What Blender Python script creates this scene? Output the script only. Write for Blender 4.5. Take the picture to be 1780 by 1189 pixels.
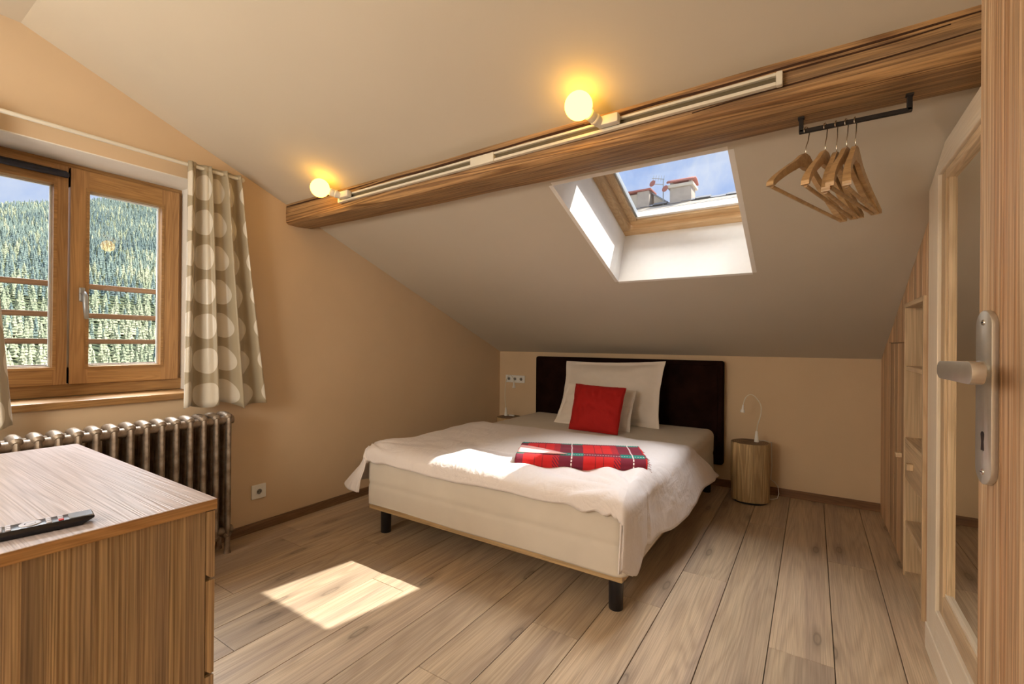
import bpy, bmesh, math, random
from mathutils import Vector, Matrix, noise
random.seed(7)
for o in list(bpy.data.objects): bpy.data.objects.remove(o, do_unlink=True)
S = bpy.context.scene
COL = S.collection
PI = math.pi

# ------------------------------------------------------------------ camera
cam_d = bpy.data.cameras.new('camera'); cam = bpy.data.objects.new('camera', cam_d); COL.objects.link(cam)
f_px, yaw, pitch, roll = 803.03, math.radians(33.071), math.radians(0.12), math.radians(0.494)
Fv = Vector((-math.sin(yaw)*math.cos(pitch), math.cos(yaw)*math.cos(pitch), math.sin(pitch)))
Rv = Vector((math.cos(yaw), math.sin(yaw), 0)); Uv = Rv.cross(Fv)
R2 = Rv*math.cos(roll)+Uv*math.sin(roll); U2 = -Rv*math.sin(roll)+Uv*math.cos(roll)
m = Matrix((R2, U2, -Fv)).transposed().to_4x4(); m.translation = Vector((0, 0, 1.15))
cam.matrix_world = m
cam_d.sensor_fit = 'HORIZONTAL'; cam_d.sensor_width = 36; cam_d.lens = 36*f_px/1780
cam_d.clip_start = 0.02; cam_d.clip_end = 6000
S.camera = cam

# ------------------------------------------------------------------ exposure
S.view_settings.view_transform = 'Standard'; S.view_settings.look = 'None'
S.view_settings.gamma = 1; S.view_settings.exposure = 0.1; S.view_settings.use_curve_mapping = False

# ------------------------------------------------------------------ node helpers
def nn(nt, typ, **kw):
    n = nt.nodes.new(typ)
    for k, v in kw.items():
        if k in n.inputs.keys() if isinstance(k, str) else False: n.inputs[k].default_value = v
        else: setattr(n, k, v)
    return n
def L(nt, a, b): nt.links.new(a, b)
def math_n(nt, op, a, b=None, c=None, clamp=False):
    n = nt.nodes.new('ShaderNodeMath'); n.operation = op; n.use_clamp = clamp
    for i, v in enumerate((a, b, c)):
        if v is None: continue
        if isinstance(v, (int, float)): n.inputs[i].default_value = v
        else: L(nt, v, n.inputs[i])
    return n.outputs[0]
def mix_c(nt, f, a, b, blend='MIX'):
    n = nt.nodes.new('ShaderNodeMix'); n.data_type = 'RGBA'; n.blend_type = blend; n.clamp_factor = True
    for i, v in ((0, f), (6, a), (7, b)):
        if isinstance(v, (int, float)): n.inputs[i].default_value = v
        elif isinstance(v, tuple): n.inputs[i].default_value = (*v[:3], 1)
        else: L(nt, v, n.inputs[i])
    return n.outputs[2]
def vmath(nt, op, a, b):
    n = nt.nodes.new('ShaderNodeVectorMath'); n.operation = op
    for i, v in enumerate((a, b)):
        if isinstance(v, tuple): n.inputs[i].default_value = v
        else: L(nt, v, n.inputs[i])
    return n.outputs[0]
def ramp(nt, f, stops):
    n = nt.nodes.new('ShaderNodeValToRGB'); L(nt, f, n.inputs[0]); e = n.color_ramp.elements
    while len(e) < len(stops): e.new(0.5)
    for el, (p, c) in zip(e, stops): el.position = p; el.color = (*c, 1) if len(c) == 3 else c
    return n.outputs[0]
def newmat(name):
    mt = bpy.data.materials.new(name); mt.use_nodes = True
    nt = mt.node_tree; return mt, nt, nt.nodes['Principled BSDF']
def srgb(r, g, b):
    f = lambda c: ((c/255+0.055)/1.055)**2.4 if c > 10 else c/255/12.92
    return (f(r), f(g), f(b))
def bump(nt, bs, h, strength=0.2, dist=0.01):
    b = nt.nodes.new('ShaderNodeBump'); b.inputs['Strength'].default_value = strength; b.inputs['Distance'].default_value = dist
    L(nt, h, b.inputs['Height']); L(nt, b.outputs[0], bs.inputs['Normal'])
def noise_n(nt, vec, scale, detail=3, rough=0.5, dist=0):
    n = nt.nodes.new('ShaderNodeTexNoise'); n.inputs['Scale'].default_value = scale; n.inputs['Detail'].default_value = detail
    n.inputs['Roughness'].default_value = rough; n.inputs['Distortion'].default_value = dist
    if vec is not None: L(nt, vec, n.inputs['Vector'])
    return n.outputs['Fac']

# ------------------------------------------------------------------ world
W = bpy.data.worlds.new('world'); S.world = W; W.use_nodes = True
nt = W.node_tree; bg = nt.nodes['Background']
tc = nt.nodes.new('ShaderNodeTexCoord')
sep = nt.nodes.new('ShaderNodeSeparateXYZ'); L(nt, tc.outputs['Generated'], sep.inputs[0])
cl = noise_n(nt, tc.outputs['Generated'], 3.2, 8, 0.6, 0.4)
clm = ramp(nt, cl, [(0.40, (0, 0, 0)), (0.62, (1, 1, 1))])
skyc = mix_c(nt, clm, (0.42, 0.57, 0.93), (0.93, 0.95, 1.0))
hz_ = ramp(nt, sep.outputs[2], [(0.0, (1, 1, 1)), (0.30, (0, 0, 0))])
skyc = mix_c(nt, math_n(nt, 'MULTIPLY', hz_, 0.9), skyc, (0.90, 0.94, 1.0))
L(nt, skyc, bg.inputs['Color']); bg.inputs['Strength'].default_value = 0.95

# ------------------------------------------------------------------ lights
def light(name, typ, loc, energy, color=(1, 1, 1), target=None, size=None, size_y=None, **kw):
    d = bpy.data.lights.new(name, typ); d.energy = energy; d.color = color
    if typ == 'AREA':
        d.shape = 'RECTANGLE'; d.size = size; d.size_y = size_y or size
    for k, v in kw.items(): setattr(d, k, v)
    o = bpy.data.objects.new(name, d); COL.objects.link(o); o.location = loc
    if target is not None: o.rotation_euler = (Vector(target)-Vector(loc)).to_track_quat('-Z', 'Y').to_euler()
    return o
sun_dir = Vector((0.5735, 0.54, 1.0)).normalized()
light('sun', 'SUN', sun_dir*50, 10.0, (1, 0.96, 0.88), target=(0, 0, 0), angle=math.radians(0.55))
light('added_sky_fill_window', 'AREA', (-4.6, 0.9, 3.6), 620, (0.97, 0.98, 1.0), target=(-2.6, 1.0, 1.2), size=2.0)  # added area light, out of view above the window, boosts the sky light
light('added_sky_fill_skylight', 'AREA', (-0.6, 3.2, 4.3), 400, (0.98, 0.98, 1.0), target=(-0.68, 2.4, 1.7), size=2.2)  # added area light over the skylight, unseen, standing in for brighter sky
light('added_fill_behind', 'POINT', (-1.3, -1.2, 1.5), 80, (1, 0.96, 0.86), shadow_soft_size=0.35)  # added fill behind the camera, no such lamp in the room
light('added_fill_left', 'POINT', (-2.2, -0.5, 1.5), 26, (1, 0.96, 0.86), shadow_soft_size=0.3)  # second added fill, bare source out of frame, brightens the right wall

# ------------------------------------------------------------------ materials
def wood(name, light_c, dark_c, axis='z', freq=1.0, contrast=0.6, rough=0.5, knots=0.0, tint=None, tone=0.5, fine=0.25, per_obj=0.25, bumps=0.15, wide=1.0, al=0.45):
    """grain runs along `axis` in object space"""
    mt, nt, bs = newmat(name)
    tc = nt.nodes.new('ShaderNodeTexCoord'); oi = nt.nodes.new('ShaderNodeObjectInfo')
    off = nt.nodes.new('ShaderNodeCombineXYZ')
    L(nt, math_n(nt, 'MULTIPLY', oi.outputs['Random'], 37.0), off.inputs[0]); L(nt, math_n(nt, 'MULTIPLY', oi.outputs['Random'], 91.0), off.inputs[1])
    L(nt, math_n(nt, 'MULTIPLY', oi.outputs['Random'], 53.0), off.inputs[2])
    v = vmath(nt, 'ADD', tc.outputs['Object'], off.outputs[0])
    def sc(al, ac):
        s = [ac, ac, ac]; s['xyz'.index(axis)] = al
        return vmath(nt, 'MULTIPLY', v, tuple(s))
    base = noise_n(nt, sc(al*freq, 5.0*freq*wide), 1.0, 2, 0.45, 0.25)
    lines = math_n(nt, 'SINE', math_n(nt, 'MULTIPLY', base, 95.0))
    lines = math_n(nt, 'MULTIPLY_ADD', lines, 0.5, 0.5)
    lines = math_n(nt, 'POWER', lines, 1.8)
    broad = noise_n(nt, sc(0.35*al*freq, 9.0*freq), 1.0, 2, 0.5)
    fib = noise_n(nt, sc(4.0, 260.0), 1.0, 2, 0.6)
    c = mix_c(nt, math_n(nt, 'MULTIPLY', lines, contrast), light_c, dark_c)
    br = ramp(nt, broad, [(0.38, (0, 0, 0)), (0.66, (1, 1, 1))])
    t2 = tint if tint else tuple(x*0.72 for x in dark_c)
    c = mix_c(nt, math_n(nt, 'MULTIPLY', br, tone), c, t2)
    fr = ramp(nt, fib, [(0.35, (1-fine,)*3), (0.65, (1+fine*0.4,)*3)])
    c = mix_c(nt, 1.0, c, fr, 'MULTIPLY')
    rnd = math_n(nt, 'MULTIPLY_ADD', oi.outputs['Random'], per_obj, 1-per_obj*0.5)
    cmb = nt.nodes.new('ShaderNodeCombineColor'); [L(nt, rnd, cmb.inputs[i]) for i in range(3)]
    c = mix_c(nt, 1.0, c, cmb.outputs[0], 'MULTIPLY')
    if knots:
        vo = nt.nodes.new('ShaderNodeTexVoronoi'); vo.inputs['Scale'].default_value = 1.0
        vo.voronoi_dimensions = '2D'
        wrp = nt.nodes.new('ShaderNodeSeparateXYZ'); L(nt, sc(1.5, 5.2), wrp.inputs[0]); cb = nt.nodes.new('ShaderNodeCombineXYZ')
        L(nt, wrp.outputs[0], cb.inputs[0]); L(nt, wrp.outputs[2 if axis == 'x' else 1], cb.inputs[1]); L(nt, cb.outputs[0], vo.inputs['Vector'])
        d = vo.outputs['Distance']
        sel = nt.nodes.new('ShaderNodeSeparateColor'); L(nt, vo.outputs['Color'], sel.inputs[0])
        pick = math_n(nt, 'GREATER_THAN', sel.outputs[0], 1-knots)
        k = ramp(nt, d, [(0.0, (0.6,)*3), (0.035, (0.55,)*3), (0.06, (1,)*3), (0.085, (0.4,)*3), (0.19, (0.0,)*3)])
        c = mix_c(nt, math_n(nt, 'MULTIPLY', math_n(nt, 'MULTIPLY', k, pick), 0.75), c, tuple((x*0.35+0.02) for x in dark_c))
    L(nt, c, bs.inputs['Base Color']); bs.inputs['Roughness'].default_value = rough
    if bumps: bump(nt, bs, math_n(nt, 'ADD', lines, fib), bumps, 0.002)
    return mt
def plain(name, col, rough=0.5, metal=0.0, nz=0.0, nscale=30, bumps=0.0, sheen=0.0, **kw):
    mt, nt, bs = newmat(name)
    bs.inputs['Base Color'].default_value = (*col, 1); bs.inputs['Roughness'].default_value = rough; bs.inputs['Metallic'].default_value = metal
    tc = nt.nodes.new('ShaderNodeTexCoord')
    n = noise_n(nt, tc.outputs['Object'], nscale, 4, 0.55)
    f = ramp(nt, n, [(0.3, (1-nz,)*3), (0.7, (1+nz*0.5,)*3)])
    L(nt, mix_c(nt, 1.0, col, f, 'MULTIPLY'), bs.inputs['Base Color'])
    if bumps: bump(nt, bs, n, bumps, 0.004)
    if sheen: bs.inputs['Sheen Weight'].default_value = sheen
    for k, v in kw.items(): bs.inputs[k].default_value = v
    return mt
M = {}
M['wall'] = plain('wall_paint', (0.65, 0.49, 0.32), 0.85, nz=0.04, nscale=2.5, bumps=0.05)
M['ceil'] = plain('ceiling_paint', (0.575, 0.515, 0.42), 0.9, nz=0.03, nscale=1.5, bumps=0.04)
M['white_paint'] = plain('white_paint', (0.80, 0.77, 0.72), 0.7, nz=0.02)
M['floor'] = wood('oiled_pine_floor', (0.56, 0.425, 0.285), (0.345, 0.235, 0.145), 'y', 1.1, 0.42, 0.42, knots=0.8, tint=(0.30, 0.215, 0.165), tone=0.6, fine=0.2, per_obj=0.22, bumps=0.06)
M['gap'] = plain('dark_gap', (0.035, 0.02, 0.012), 0.9)
M['beam'] = wood('old_spruce_beam', (0.46, 0.265, 0.11), (0.17, 0.075, 0.024), 'x', 1.6, 0.8, 0.6, knots=0.3, tint=(0.27, 0.17, 0.085), tone=0.8, fine=0.4, per_obj=0, bumps=0.6, al=0.2, wide=1.5)
M['crack'] = plain('beam_crack', (0.05, 0.018, 0.006), 0.95)
M['skirting'] = wood('oak_skirting', (0.26, 0.13, 0.055), (0.14, 0.06, 0.025), 'x', 2.0, 0.5, 0.5, fine=0.2)
M['skirting_y'] = wood('oak_skirting_side', (0.26, 0.15, 0.075), (0.15, 0.075, 0.035), 'y', 2.0, 0.5, 0.5, fine=0.2)
M['win_y'] = wood('larch_window_rail', (0.43, 0.235, 0.085), (0.27, 0.13, 0.042), 'y', 2.2, 0.5, 0.42, fine=0.18, tone=0.3)
M['win_z'] = wood('larch_window_stile', (0.42, 0.23, 0.09), (0.26, 0.125, 0.042), 'z', 2.2, 0.5, 0.42, fine=0.18, tone=0.3)
M['sky_x'] = wood('pine_skylight_rail', (0.62, 0.42, 0.22), (0.44, 0.26, 0.11), 'x', 2.2, 0.5, 0.45, fine=0.12, tone=0.2)
M['sky_y'] = wood('pine_skylight_stile', (0.56, 0.38, 0.20), (0.40, 0.24, 0.10), 'y', 2.2, 0.5, 0.45, fine=0.12, tone=0.2)
M['bars'] = wood('weathered_rail', (0.22, 0.13, 0.075), (0.13, 0.075, 0.04), 'y', 2.0, 0.4, 0.7)
M['closet'] = wood('brushed_spruce_boards', (0.80, 0.58, 0.37), (0.44, 0.23, 0.10), 'z', 2.4, 0.85, 0.5, tint=(0.58, 0.33, 0.16), tone=0.7, fine=0.25, per_obj=0.6, wide=2.5, al=0.1)
M['niche'] = wood('pale_spruce', (0.72, 0.54, 0.34), (0.50, 0.34, 0.19), 'z', 1.8, 0.5, 0.5, fine=0.15, per_obj=0.1)
M['niche_y'] = wood('pale_spruce_shelf', (0.76, 0.58, 0.38), (0.54, 0.38, 0.23), 'y', 1.8, 0.5, 0.5, fine=0.15, per_obj=0.1)
M['whitewash'] = wood('whitewashed_pine', (0.82, 0.73, 0.60), (0.75, 0.64, 0.49), 'z', 1.8, 0.35, 0.5, fine=0.06, tint=(0.7, 0.56, 0.42), tone=0.3, per_obj=0.05)
M['whitewash_y'] = wood('whitewashed_pine_rail', (0.82, 0.73, 0.60), (0.75, 0.64, 0.49), 'y', 1.8, 0.35, 0.5, fine=0.06, tint=(0.7, 0.56, 0.42), tone=0.3, per_obj=0.05)
M['door'] = wood('limed_spruce_door', (0.58, 0.43, 0.28), (0.34, 0.17, 0.07), 'z', 2.8, 0.75, 0.5, tint=(0.36, 0.17, 0.075), tone=0.75, fine=0.35, per_obj=0.25, wide=2.2, al=0.08)
M['chest'] = wood('brushed_larch_side', (0.50, 0.36, 0.20), (0.24, 0.145, 0.07), 'z', 2.2, 0.8, 0.55, tint=(0.27, 0.19, 0.13), tone=0.65, fine=0.3, per_obj=0.5, wide=2.6, al=0.09)
M['chest_top'] = wood('limed_larch_top', (0.53, 0.46, 0.46), (0.40, 0.33, 0.32), 'x', 2.2, 0.6, 0.28, tint=(0.48, 0.42, 0.42), tone=0.5, fine=0.2, per_obj=0, wide=1.8, al=0.15)
M['chest_edge'] = wood('larch_edge', (0.50, 0.29, 0.12), (0.33, 0.17, 0.06), 'y', 2.4, 0.6, 0.4, fine=0.2)
M['hanger'] = wood('beech_hanger', (0.58, 0.38, 0.19), (0.42, 0.25, 0.11), 'y', 5.0, 0.4, 0.35, fine=0.1, per_obj=0.2)
M['stump'] = wood('debarked_trunk', (0.58, 0.42, 0.22), (0.34, 0.21, 0.09), 'z', 1.6, 0.6, 0.6, knots=0.15, fine=0.3, bumps=0.8, per_obj=0.1)
M['bedwood'] = wood('pine_bed_slat', (0.60, 0.42, 0.22), (0.44, 0.27, 0.12), 'x', 2.0, 0.4, 0.5)
M['iron'] = plain('blackened_iron', (0.018, 0.014, 0.013), 0.55, 0.4, nz=0.2, bumps=0.2)
M['black'] = plain('black_lacquer', (0.006, 0.006, 0.009), 0.28)
M['steel'] = plain('brushed_steel', (0.56, 0.54, 0.50), 0.36, 0.85, nz=0.04, nscale=80)
M['steel_wire'] = plain('zinc_wire', (0.6, 0.56, 0.5), 0.25, 1.0)
M['white_metal'] = plain('cream_metal', (0.72, 0.68, 0.58), 0.4, nz=0.04)
M['white_plastic'] = plain('white_plastic', (0.80, 0.80, 0.78), 0.35)
M['grey_plastic'] = plain('grey_plastic', (0.20, 0.20, 0.19), 0.5)
M['track_slot'] = plain('track_slot', (0.12, 0.095, 0.05), 0.7)
M['alu'] = plain('grey_aluminium', (0.40, 0.42, 0.43), 0.4, 0.7)
M['headboard'] = plain('dark_brown_velvet', (0.016, 0.006, 0.004), 0.95, nz=0.6, nscale=7, **{'Specular IOR Level': 0.08})
M['sheet'] = plain('cream_jersey_sheet', (0.65, 0.59, 0.51), 0.9, nz=0.05, nscale=5, bumps=0.08)
M['pillow'] = plain('white_cotton', (0.74, 0.67, 0.60), 0.9, nz=0.03, nscale=8, bumps=0.6)
M['red'] = plain('red_canvas', (0.40, 0.004, 0.002), 0.85, nz=0.08, nscale=300, bumps=0.15)

def duvet_mat():
    mt, nt, bs = newmat('white_percale')
    tc = nt.nodes.new('ShaderNodeTexCoord')
    n1 = noise_n(nt, vmath(nt, 'MULTIPLY', tc.outputs['Object'], (3, 6, 3)), 1.6, 4, 0.55, 0.8)
    n2 = noise_n(nt, vmath(nt, 'MULTIPLY', tc.outputs['Object'], (7, 2.5, 4)), 2.0, 3, 0.5, 1.2)
    bs.inputs['Base Color'].default_value = (0.76, 0.70, 0.68, 1); bs.inputs['Roughness'].default_value = 0.75
    bs.inputs['Sheen Weight'].default_value = 0.1
    bump(nt, bs, math_n(nt, 'ADD', n1, n2), 0.28, 0.03)
    return mt
M['duvet'] = duvet_mat()

def plaid_mat():
    mt, nt, bs = newmat('red_tartan')
    uv = nt.nodes.new('ShaderNodeUVMap'); sx = nt.nodes.new('ShaderNodeSeparateXYZ'); L(nt, uv.outputs[0], sx.inputs[0])
    u, v = sx.outputs[0], sx.outputs[1]
    def band(x, period, lo, hi):
        f = math_n(nt, 'FRACT', math_n(nt, 'DIVIDE', x, period))
        return math_n(nt, 'MULTIPLY', math_n(nt, 'GREATER_THAN', f, lo), math_n(nt, 'LESS_THAN', f, hi))
    P = 0.305
    mu = band(u, P, 0.58, 0.98); mv = band(v, P, 0.27, 0.50)
    red = (0.55, 0.012, 0.012); mar = (0.17, 0.012, 0.03); green = (0.0, 0.19, 0.15)
    c = mix_c(nt, mu, red, mar); c = mix_c(nt, mv, c, mar)
    c = mix_c(nt, math_n(nt, 'MULTIPLY', mu, mv), c, green)
    # twill transition hatch
    hatch = math_n(nt, 'GREATER_THAN', math_n(nt, 'FRACT', math_n(nt, 'MULTIPLY', math_n(nt, 'ADD', u, v), 70.0)), 0.5)
    tr = band(u, P, 0.47, 0.60)
    c = mix_c(nt, math_n(nt, 'MULTIPLY', hatch, tr), c, mar)
    thin = math_n(nt, 'ADD', band(u, P, 0.17, 0.185), band(u, P, 0.30, 0.315))
    c = mix_c(nt, math_n(nt, 'MULTIPLY', thin, 0.6), c, (0.05, 0.01, 0.01))
    dash_v = math_n(nt, 'GREATER_THAN', math_n(nt, 'FRACT', math_n(nt, 'MULTIPLY', v, 75.0)), 0.35)
    dash_u = math_n(nt, 'GREATER_THAN', math_n(nt, 'FRACT', math_n(nt, 'MULTIPLY', u, 75.0)), 0.4)
    c = mix_c(nt, math_n(nt, 'MULTIPLY', band(u, P, 0.775, 0.797), dash_v), c, (0.85, 0.72, 0.70))
    c = mix_c(nt, math_n(nt, 'MULTIPLY', band(v, P, 0.36, 0.38), dash_u), c, (0.75, 0.68, 0.62))
    L(nt, c, bs.inputs['Base Color']); bs.inputs['Roughness'].default_value = 0.95
    tc = nt.nodes.new('ShaderNodeTexCoord')
    bump(nt, bs, noise_n(nt, tc.outputs['Object'], 160, 2), 0.35, 0.004)
    return mt
M['plaid'] = plaid_mat()
M['plaid_back'] = plain('pale_pink_wool', (0.80, 0.42, 0.40), 0.95, nz=0.1, nscale=60)
M['fringe'] = plain('fringe_wool', (0.55, 0.30, 0.28), 0.95, nz=0.5, nscale=120)

def curtain_mat():
    mt, nt, bs = newmat('taupe_satin_with_discs')
    uv = nt.nodes.new('ShaderNodeUVMap'); sx = nt.nodes.new('ShaderNodeSeparateXYZ'); L(nt, uv.outputs[0], sx.inputs[0])
    p = 0.168; q = 0.188
    fu = math_n(nt, 'SUBTRACT', math_n(nt, 'FRACT', math_n(nt, 'DIVIDE', sx.outputs[0], p)), 0.5)
    fv = math_n(nt, 'SUBTRACT', math_n(nt, 'FRACT', math_n(nt, 'DIVIDE', sx.outputs[1], q)), 0.5)
    fu = math_n(nt, 'MULTIPLY', fu, p); fv = math_n(nt, 'MULTIPLY', fv, q)
    d = math_n(nt, 'SQRT', math_n(nt, 'ADD', math_n(nt, 'MULTIPLY', fu, fu), math_n(nt, 'MULTIPLY', fv, fv)))
    m_ = math_n(nt, 'LESS_THAN', d, 0.069)
    L(nt, mix_c(nt, m_, (0.42, 0.355, 0.245), (0.74, 0.69, 0.59)), bs.inputs['Base Color'])
    L(nt, math_n(nt, 'MULTIPLY_ADD', m_, -0.12, 0.42), bs.inputs['Roughness'])
    bs.inputs['Sheen Weight'].default_value = 0.15
    tr = nt.nodes.new('ShaderNodeBsdfTranslucent'); tr.inputs[0].default_value = (0.5, 0.43, 0.3, 1)
    ms = nt.nodes.new('ShaderNodeMixShader'); ms.inputs[0].default_value = 0.14
    L(nt, bs.outputs[0], ms.inputs[1]); L(nt, tr.outputs[0], ms.inputs[2]); L(nt, ms.outputs[0], nt.nodes['Material Output'].inputs[0])
    return mt
M['curtain'] = curtain_mat()

def glass_mat(name, tint=(1, 1, 1), k=0.1):
    mt = bpy.data.materials.new(name); mt.use_nodes = True; nt = mt.node_tree; nt.nodes.clear()
    o = nt.nodes.new('ShaderNodeOutputMaterial'); t = nt.nodes.new('ShaderNodeBsdfTransparent'); t.inputs[0].default_value = (*tint, 1)
    g = nt.nodes.new('ShaderNodeBsdfGlossy'); g.inputs['Roughness'].default_value = 0.0
    lw = nt.nodes.new('ShaderNodeLayerWeight'); lw.inputs[0].default_value = 0.5
    fz = math_n(nt, 'MULTIPLY_ADD', math_n(nt, 'POWER', lw.outputs['Facing'], 5.0), 0.9, 0.025)
    ms = nt.nodes.new('ShaderNodeMixShader'); L(nt, fz, ms.inputs[0]); L(nt, t.outputs[0], ms.inputs[1]); L(nt, g.outputs[0], ms.inputs[2])
    L(nt, ms.outputs[0], o.inputs[0]); return mt
M['glass'] = glass_mat('window_glass', (0.97, 0.98, 0.98))
M['mirror'] = plain('mirror_silver', (0.80, 0.79, 0.74), 0.01, 1.0)

def emit_mat(name, col):
    mt = bpy.data.materials.new(name); mt.use_nodes = True; nt = mt.node_tree; nt.nodes.clear()
    o = nt.nodes.new('ShaderNodeOutputMaterial'); e = nt.nodes.new('ShaderNodeEmission'); e.inputs[0].default_value = (*col, 1); e.inputs[1].default_value = 1
    L(nt, e.outputs[0], o.inputs[0]); return mt
M['bulb'] = emit_mat('lit_opal_glass', (11, 5.6, 0.62))

def cast_mat():
    mt, nt, bs = newmat('bare_cast_iron')
    tc = nt.nodes.new('ShaderNodeTexCoord')
    n = noise_n(nt, tc.outputs['Object'], 14, 5, 0.6)
    c = ramp(nt, n, [(0.3, (0.16, 0.11, 0.075)), (0.5, (0.30, 0.235, 0.18)), (0.72, (0.46, 0.40, 0.33))])
    L(nt, c, bs.inputs['Base Color']); bs.inputs['Metallic'].default_value = 0.75; bs.inputs['Roughness'].default_value = 0.52
    bump(nt, bs, n, 0.15, 0.003); return mt
M['cast'] = cast_mat()
def end_grain(name, rad):
    mt, nt, bs = newmat(name)
    tc = nt.nodes.new('ShaderNodeTexCoord')
    w = nt.nodes.new('ShaderNodeTexWave'); w.wave_type = 'RINGS'; w.rings_direction = 'Z'; w.inputs['Scale'].default_value = 22; w.inputs['Distortion'].default_value = 2.0
    L(nt, tc.outputs['Object'], w.inputs['Vector'])
    n = noise_n(nt, tc.outputs['Object'], 9, 3)
    c = mix_c(nt, w.outputs['Fac'], (0.16, 0.09, 0.045), (0.27, 0.17, 0.09))
    c = mix_c(nt, ramp(nt, n, [(0.5, (0, 0, 0)), (0.62, (1, 1, 1))]), c, (0.08, 0.04, 0.02))
    L(nt, c, bs.inputs['Base Color']); bs.inputs['Roughness'].default_value = 0.6; return mt
M['endgrain'] = end_grain('stump_end_grain', 0.12)

# ------------------------------------------------------------------ mesh helpers
class MB:
    def __init__(s): s.v = []; s.f = []; s.m = []; s.uv = None
    def quadbox(s, P, mi=0):          # P: 8 points, 0-3 bottom ring, 4-7 top ring
        n = len(s.v); s.v += [tuple(p) for p in P]
        for f in ((3, 2, 1, 0), (4, 5, 6, 7), (0, 1, 5, 4), (1, 2, 6, 5), (2, 3, 7, 6), (3, 0, 4, 7)): s.f.append([n+i for i in f]); s.m.append(mi)
        return s
    def box(s, x0, x1, y0, y1, z0, z1, mi=0):
        return s.quadbox([(x0, y0, z0), (x1, y0, z0), (x1, y1, z0), (x0, y1, z0), (x0, y0, z1), (x1, y0, z1), (x1, y1, z1), (x0, y1, z1)], mi)
    def prism(s, poly, axis, a, b, mi=0):   # poly in the two other axes (cyclic order), extruded along axis a->b
        n = len(s.v); k = len(poly)
        def mk(p, t):
            if axis == 'x': return (t, p[0], p[1])
            if axis == 'y': return (p[0], t, p[1])
            return (p[0], p[1], t)
        s.v += [mk(p, a) for p in poly]+[mk(p, b) for p in poly]
        s.f.append([n+i for i in range(k)]); s.f.append([n+k+i for i in reversed(range(k))]); s.m += [mi, mi]
        for i in range(k): s.f.append([n+i, n+(i+1) % k, n+k+(i+1) % k, n+k+i][::-1]); s.m.append(mi)
        return s
    def lathe(s, prof, c=(0, 0, 0), ax=Vector((0, 0, 1)), seg=24, mi=0, caps=True):   # prof [(r, h)]
        ax = Vector(ax).normalized(); q = ax.to_track_quat('Z', 'Y'); c = Vector(c); n = len(s.v)
        for r, h in prof:
            for i in range(seg):
                a = 2*PI*i/seg; s.v.append(tuple(c+q @ Vector((r*math.cos(a), r*math.sin(a), h))))
        for j in range(len(prof)-1):
            for i in range(seg):
                a, b = n+j*seg+i, n+j*seg+(i+1) % seg; s.f.append([a, b, b+seg, a+seg]); s.m.append(mi)
        if caps:
            s.f.append([n+i for i in reversed(range(seg))]); s.f.append([n+(len(prof)-1)*seg+i for i in range(seg)]); s.m += [mi, mi]
        return s
    def tube(s, pts, r, seg=10, mi=0, flat=None):
        pts = [Vector(p) for p in pts]; n = len(s.v); rr = r if isinstance(r, (list, tuple)) else [r]*len(pts)
        prev = None
        for i, p in enumerate(pts):
            t = (pts[min(i+1, len(pts)-1)]-pts[max(i-1, 0)]).normalized()
            if prev is None:
                up = Vector((0, 0, 1)) if abs(t.z) < 0.9 else Vector((1, 0, 0)); x = t.cross(up).normalized()
            else: x = (prev-t*prev.dot(t)).normalized()
            prev = x; y = t.cross(x)
            for k in range(seg):
                a = 2*PI*k/seg; s.v.append(tuple(p+x*rr[i]*math.cos(a)+y*rr[i]*math.sin(a)*(flat or 1)))
        for j in range(len(pts)-1):
            for i in range(seg):
                a, b = n+j*seg+i, n+j*seg+(i+1) % seg; s.f.append([a, b, b+seg, a+seg]); s.m.append(mi)
        s.f.append([n+i for i in reversed(range(seg))]); s.f.append([n+(len(pts)-1)*seg+i for i in range(seg)]); s.m += [mi, mi]
        return s
    def sphere(s, c, r, seg=24, rings=14, mi=0, sz=1.0):
        return s.lathe([(max(1e-4, r*math.sin(PI*j/rings)), -r*math.cos(PI*j/rings)*sz) for j in range(rings+1)], c, seg=seg, mi=mi, caps=False)
    def grid(s, fn, nu, nv, mi=0, uvf=None):
        n = len(s.v)
        if uvf and s.uv is None: s.uv = {}
        for j in range(nv+1):
            for i in range(nu+1):
                s.v.append(tuple(fn(i/nu, j/nv)))
                if uvf: s.uv[n+j*(nu+1)+i] = uvf(i/nu, j/nv)
        for j in range(nv):
            for i in range(nu):
                a = n+j*(nu+1)+i; s.f.append([a, a+1, a+nu+2, a+nu+1]); s.m.append(mi)
        return s
    def mesh(s, name, mats, smooth=False, bev=0.0, fix=True):
        me = bpy.data.meshes.new(name); me.from_pydata(s.v, [], s.f)
        mats = mats if isinstance(mats, (list, tuple)) else [mats]
        for k in mats: me.materials.append(M[k] if isinstance(k, str) else k)
        for p, mi in zip(me.polygons, s.m): p.material_index = mi
        if s.uv is not None:
            l = me.uv_layers.new(name='UVMap')
            for lp in me.loops: l.data[lp.index].uv = s.uv.get(lp.vertex_index, (0, 0))
        if bev or fix:
            bm = bmesh.new(); bm.from_mesh(me)
            if fix: bmesh.ops.recalc_face_normals(bm, faces=bm.faces)
            if bev: bmesh.ops.bevel(bm, geom=bm.edges[:], offset=bev, segments=2, affect='EDGES', profile=0.5, clamp_overlap=True)
            bm.to_mesh(me); bm.free()
        if smooth:
            me.shade_smooth()
            if smooth != 'all': me.set_sharp_from_angle(angle=math.radians(40))
        return me
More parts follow.
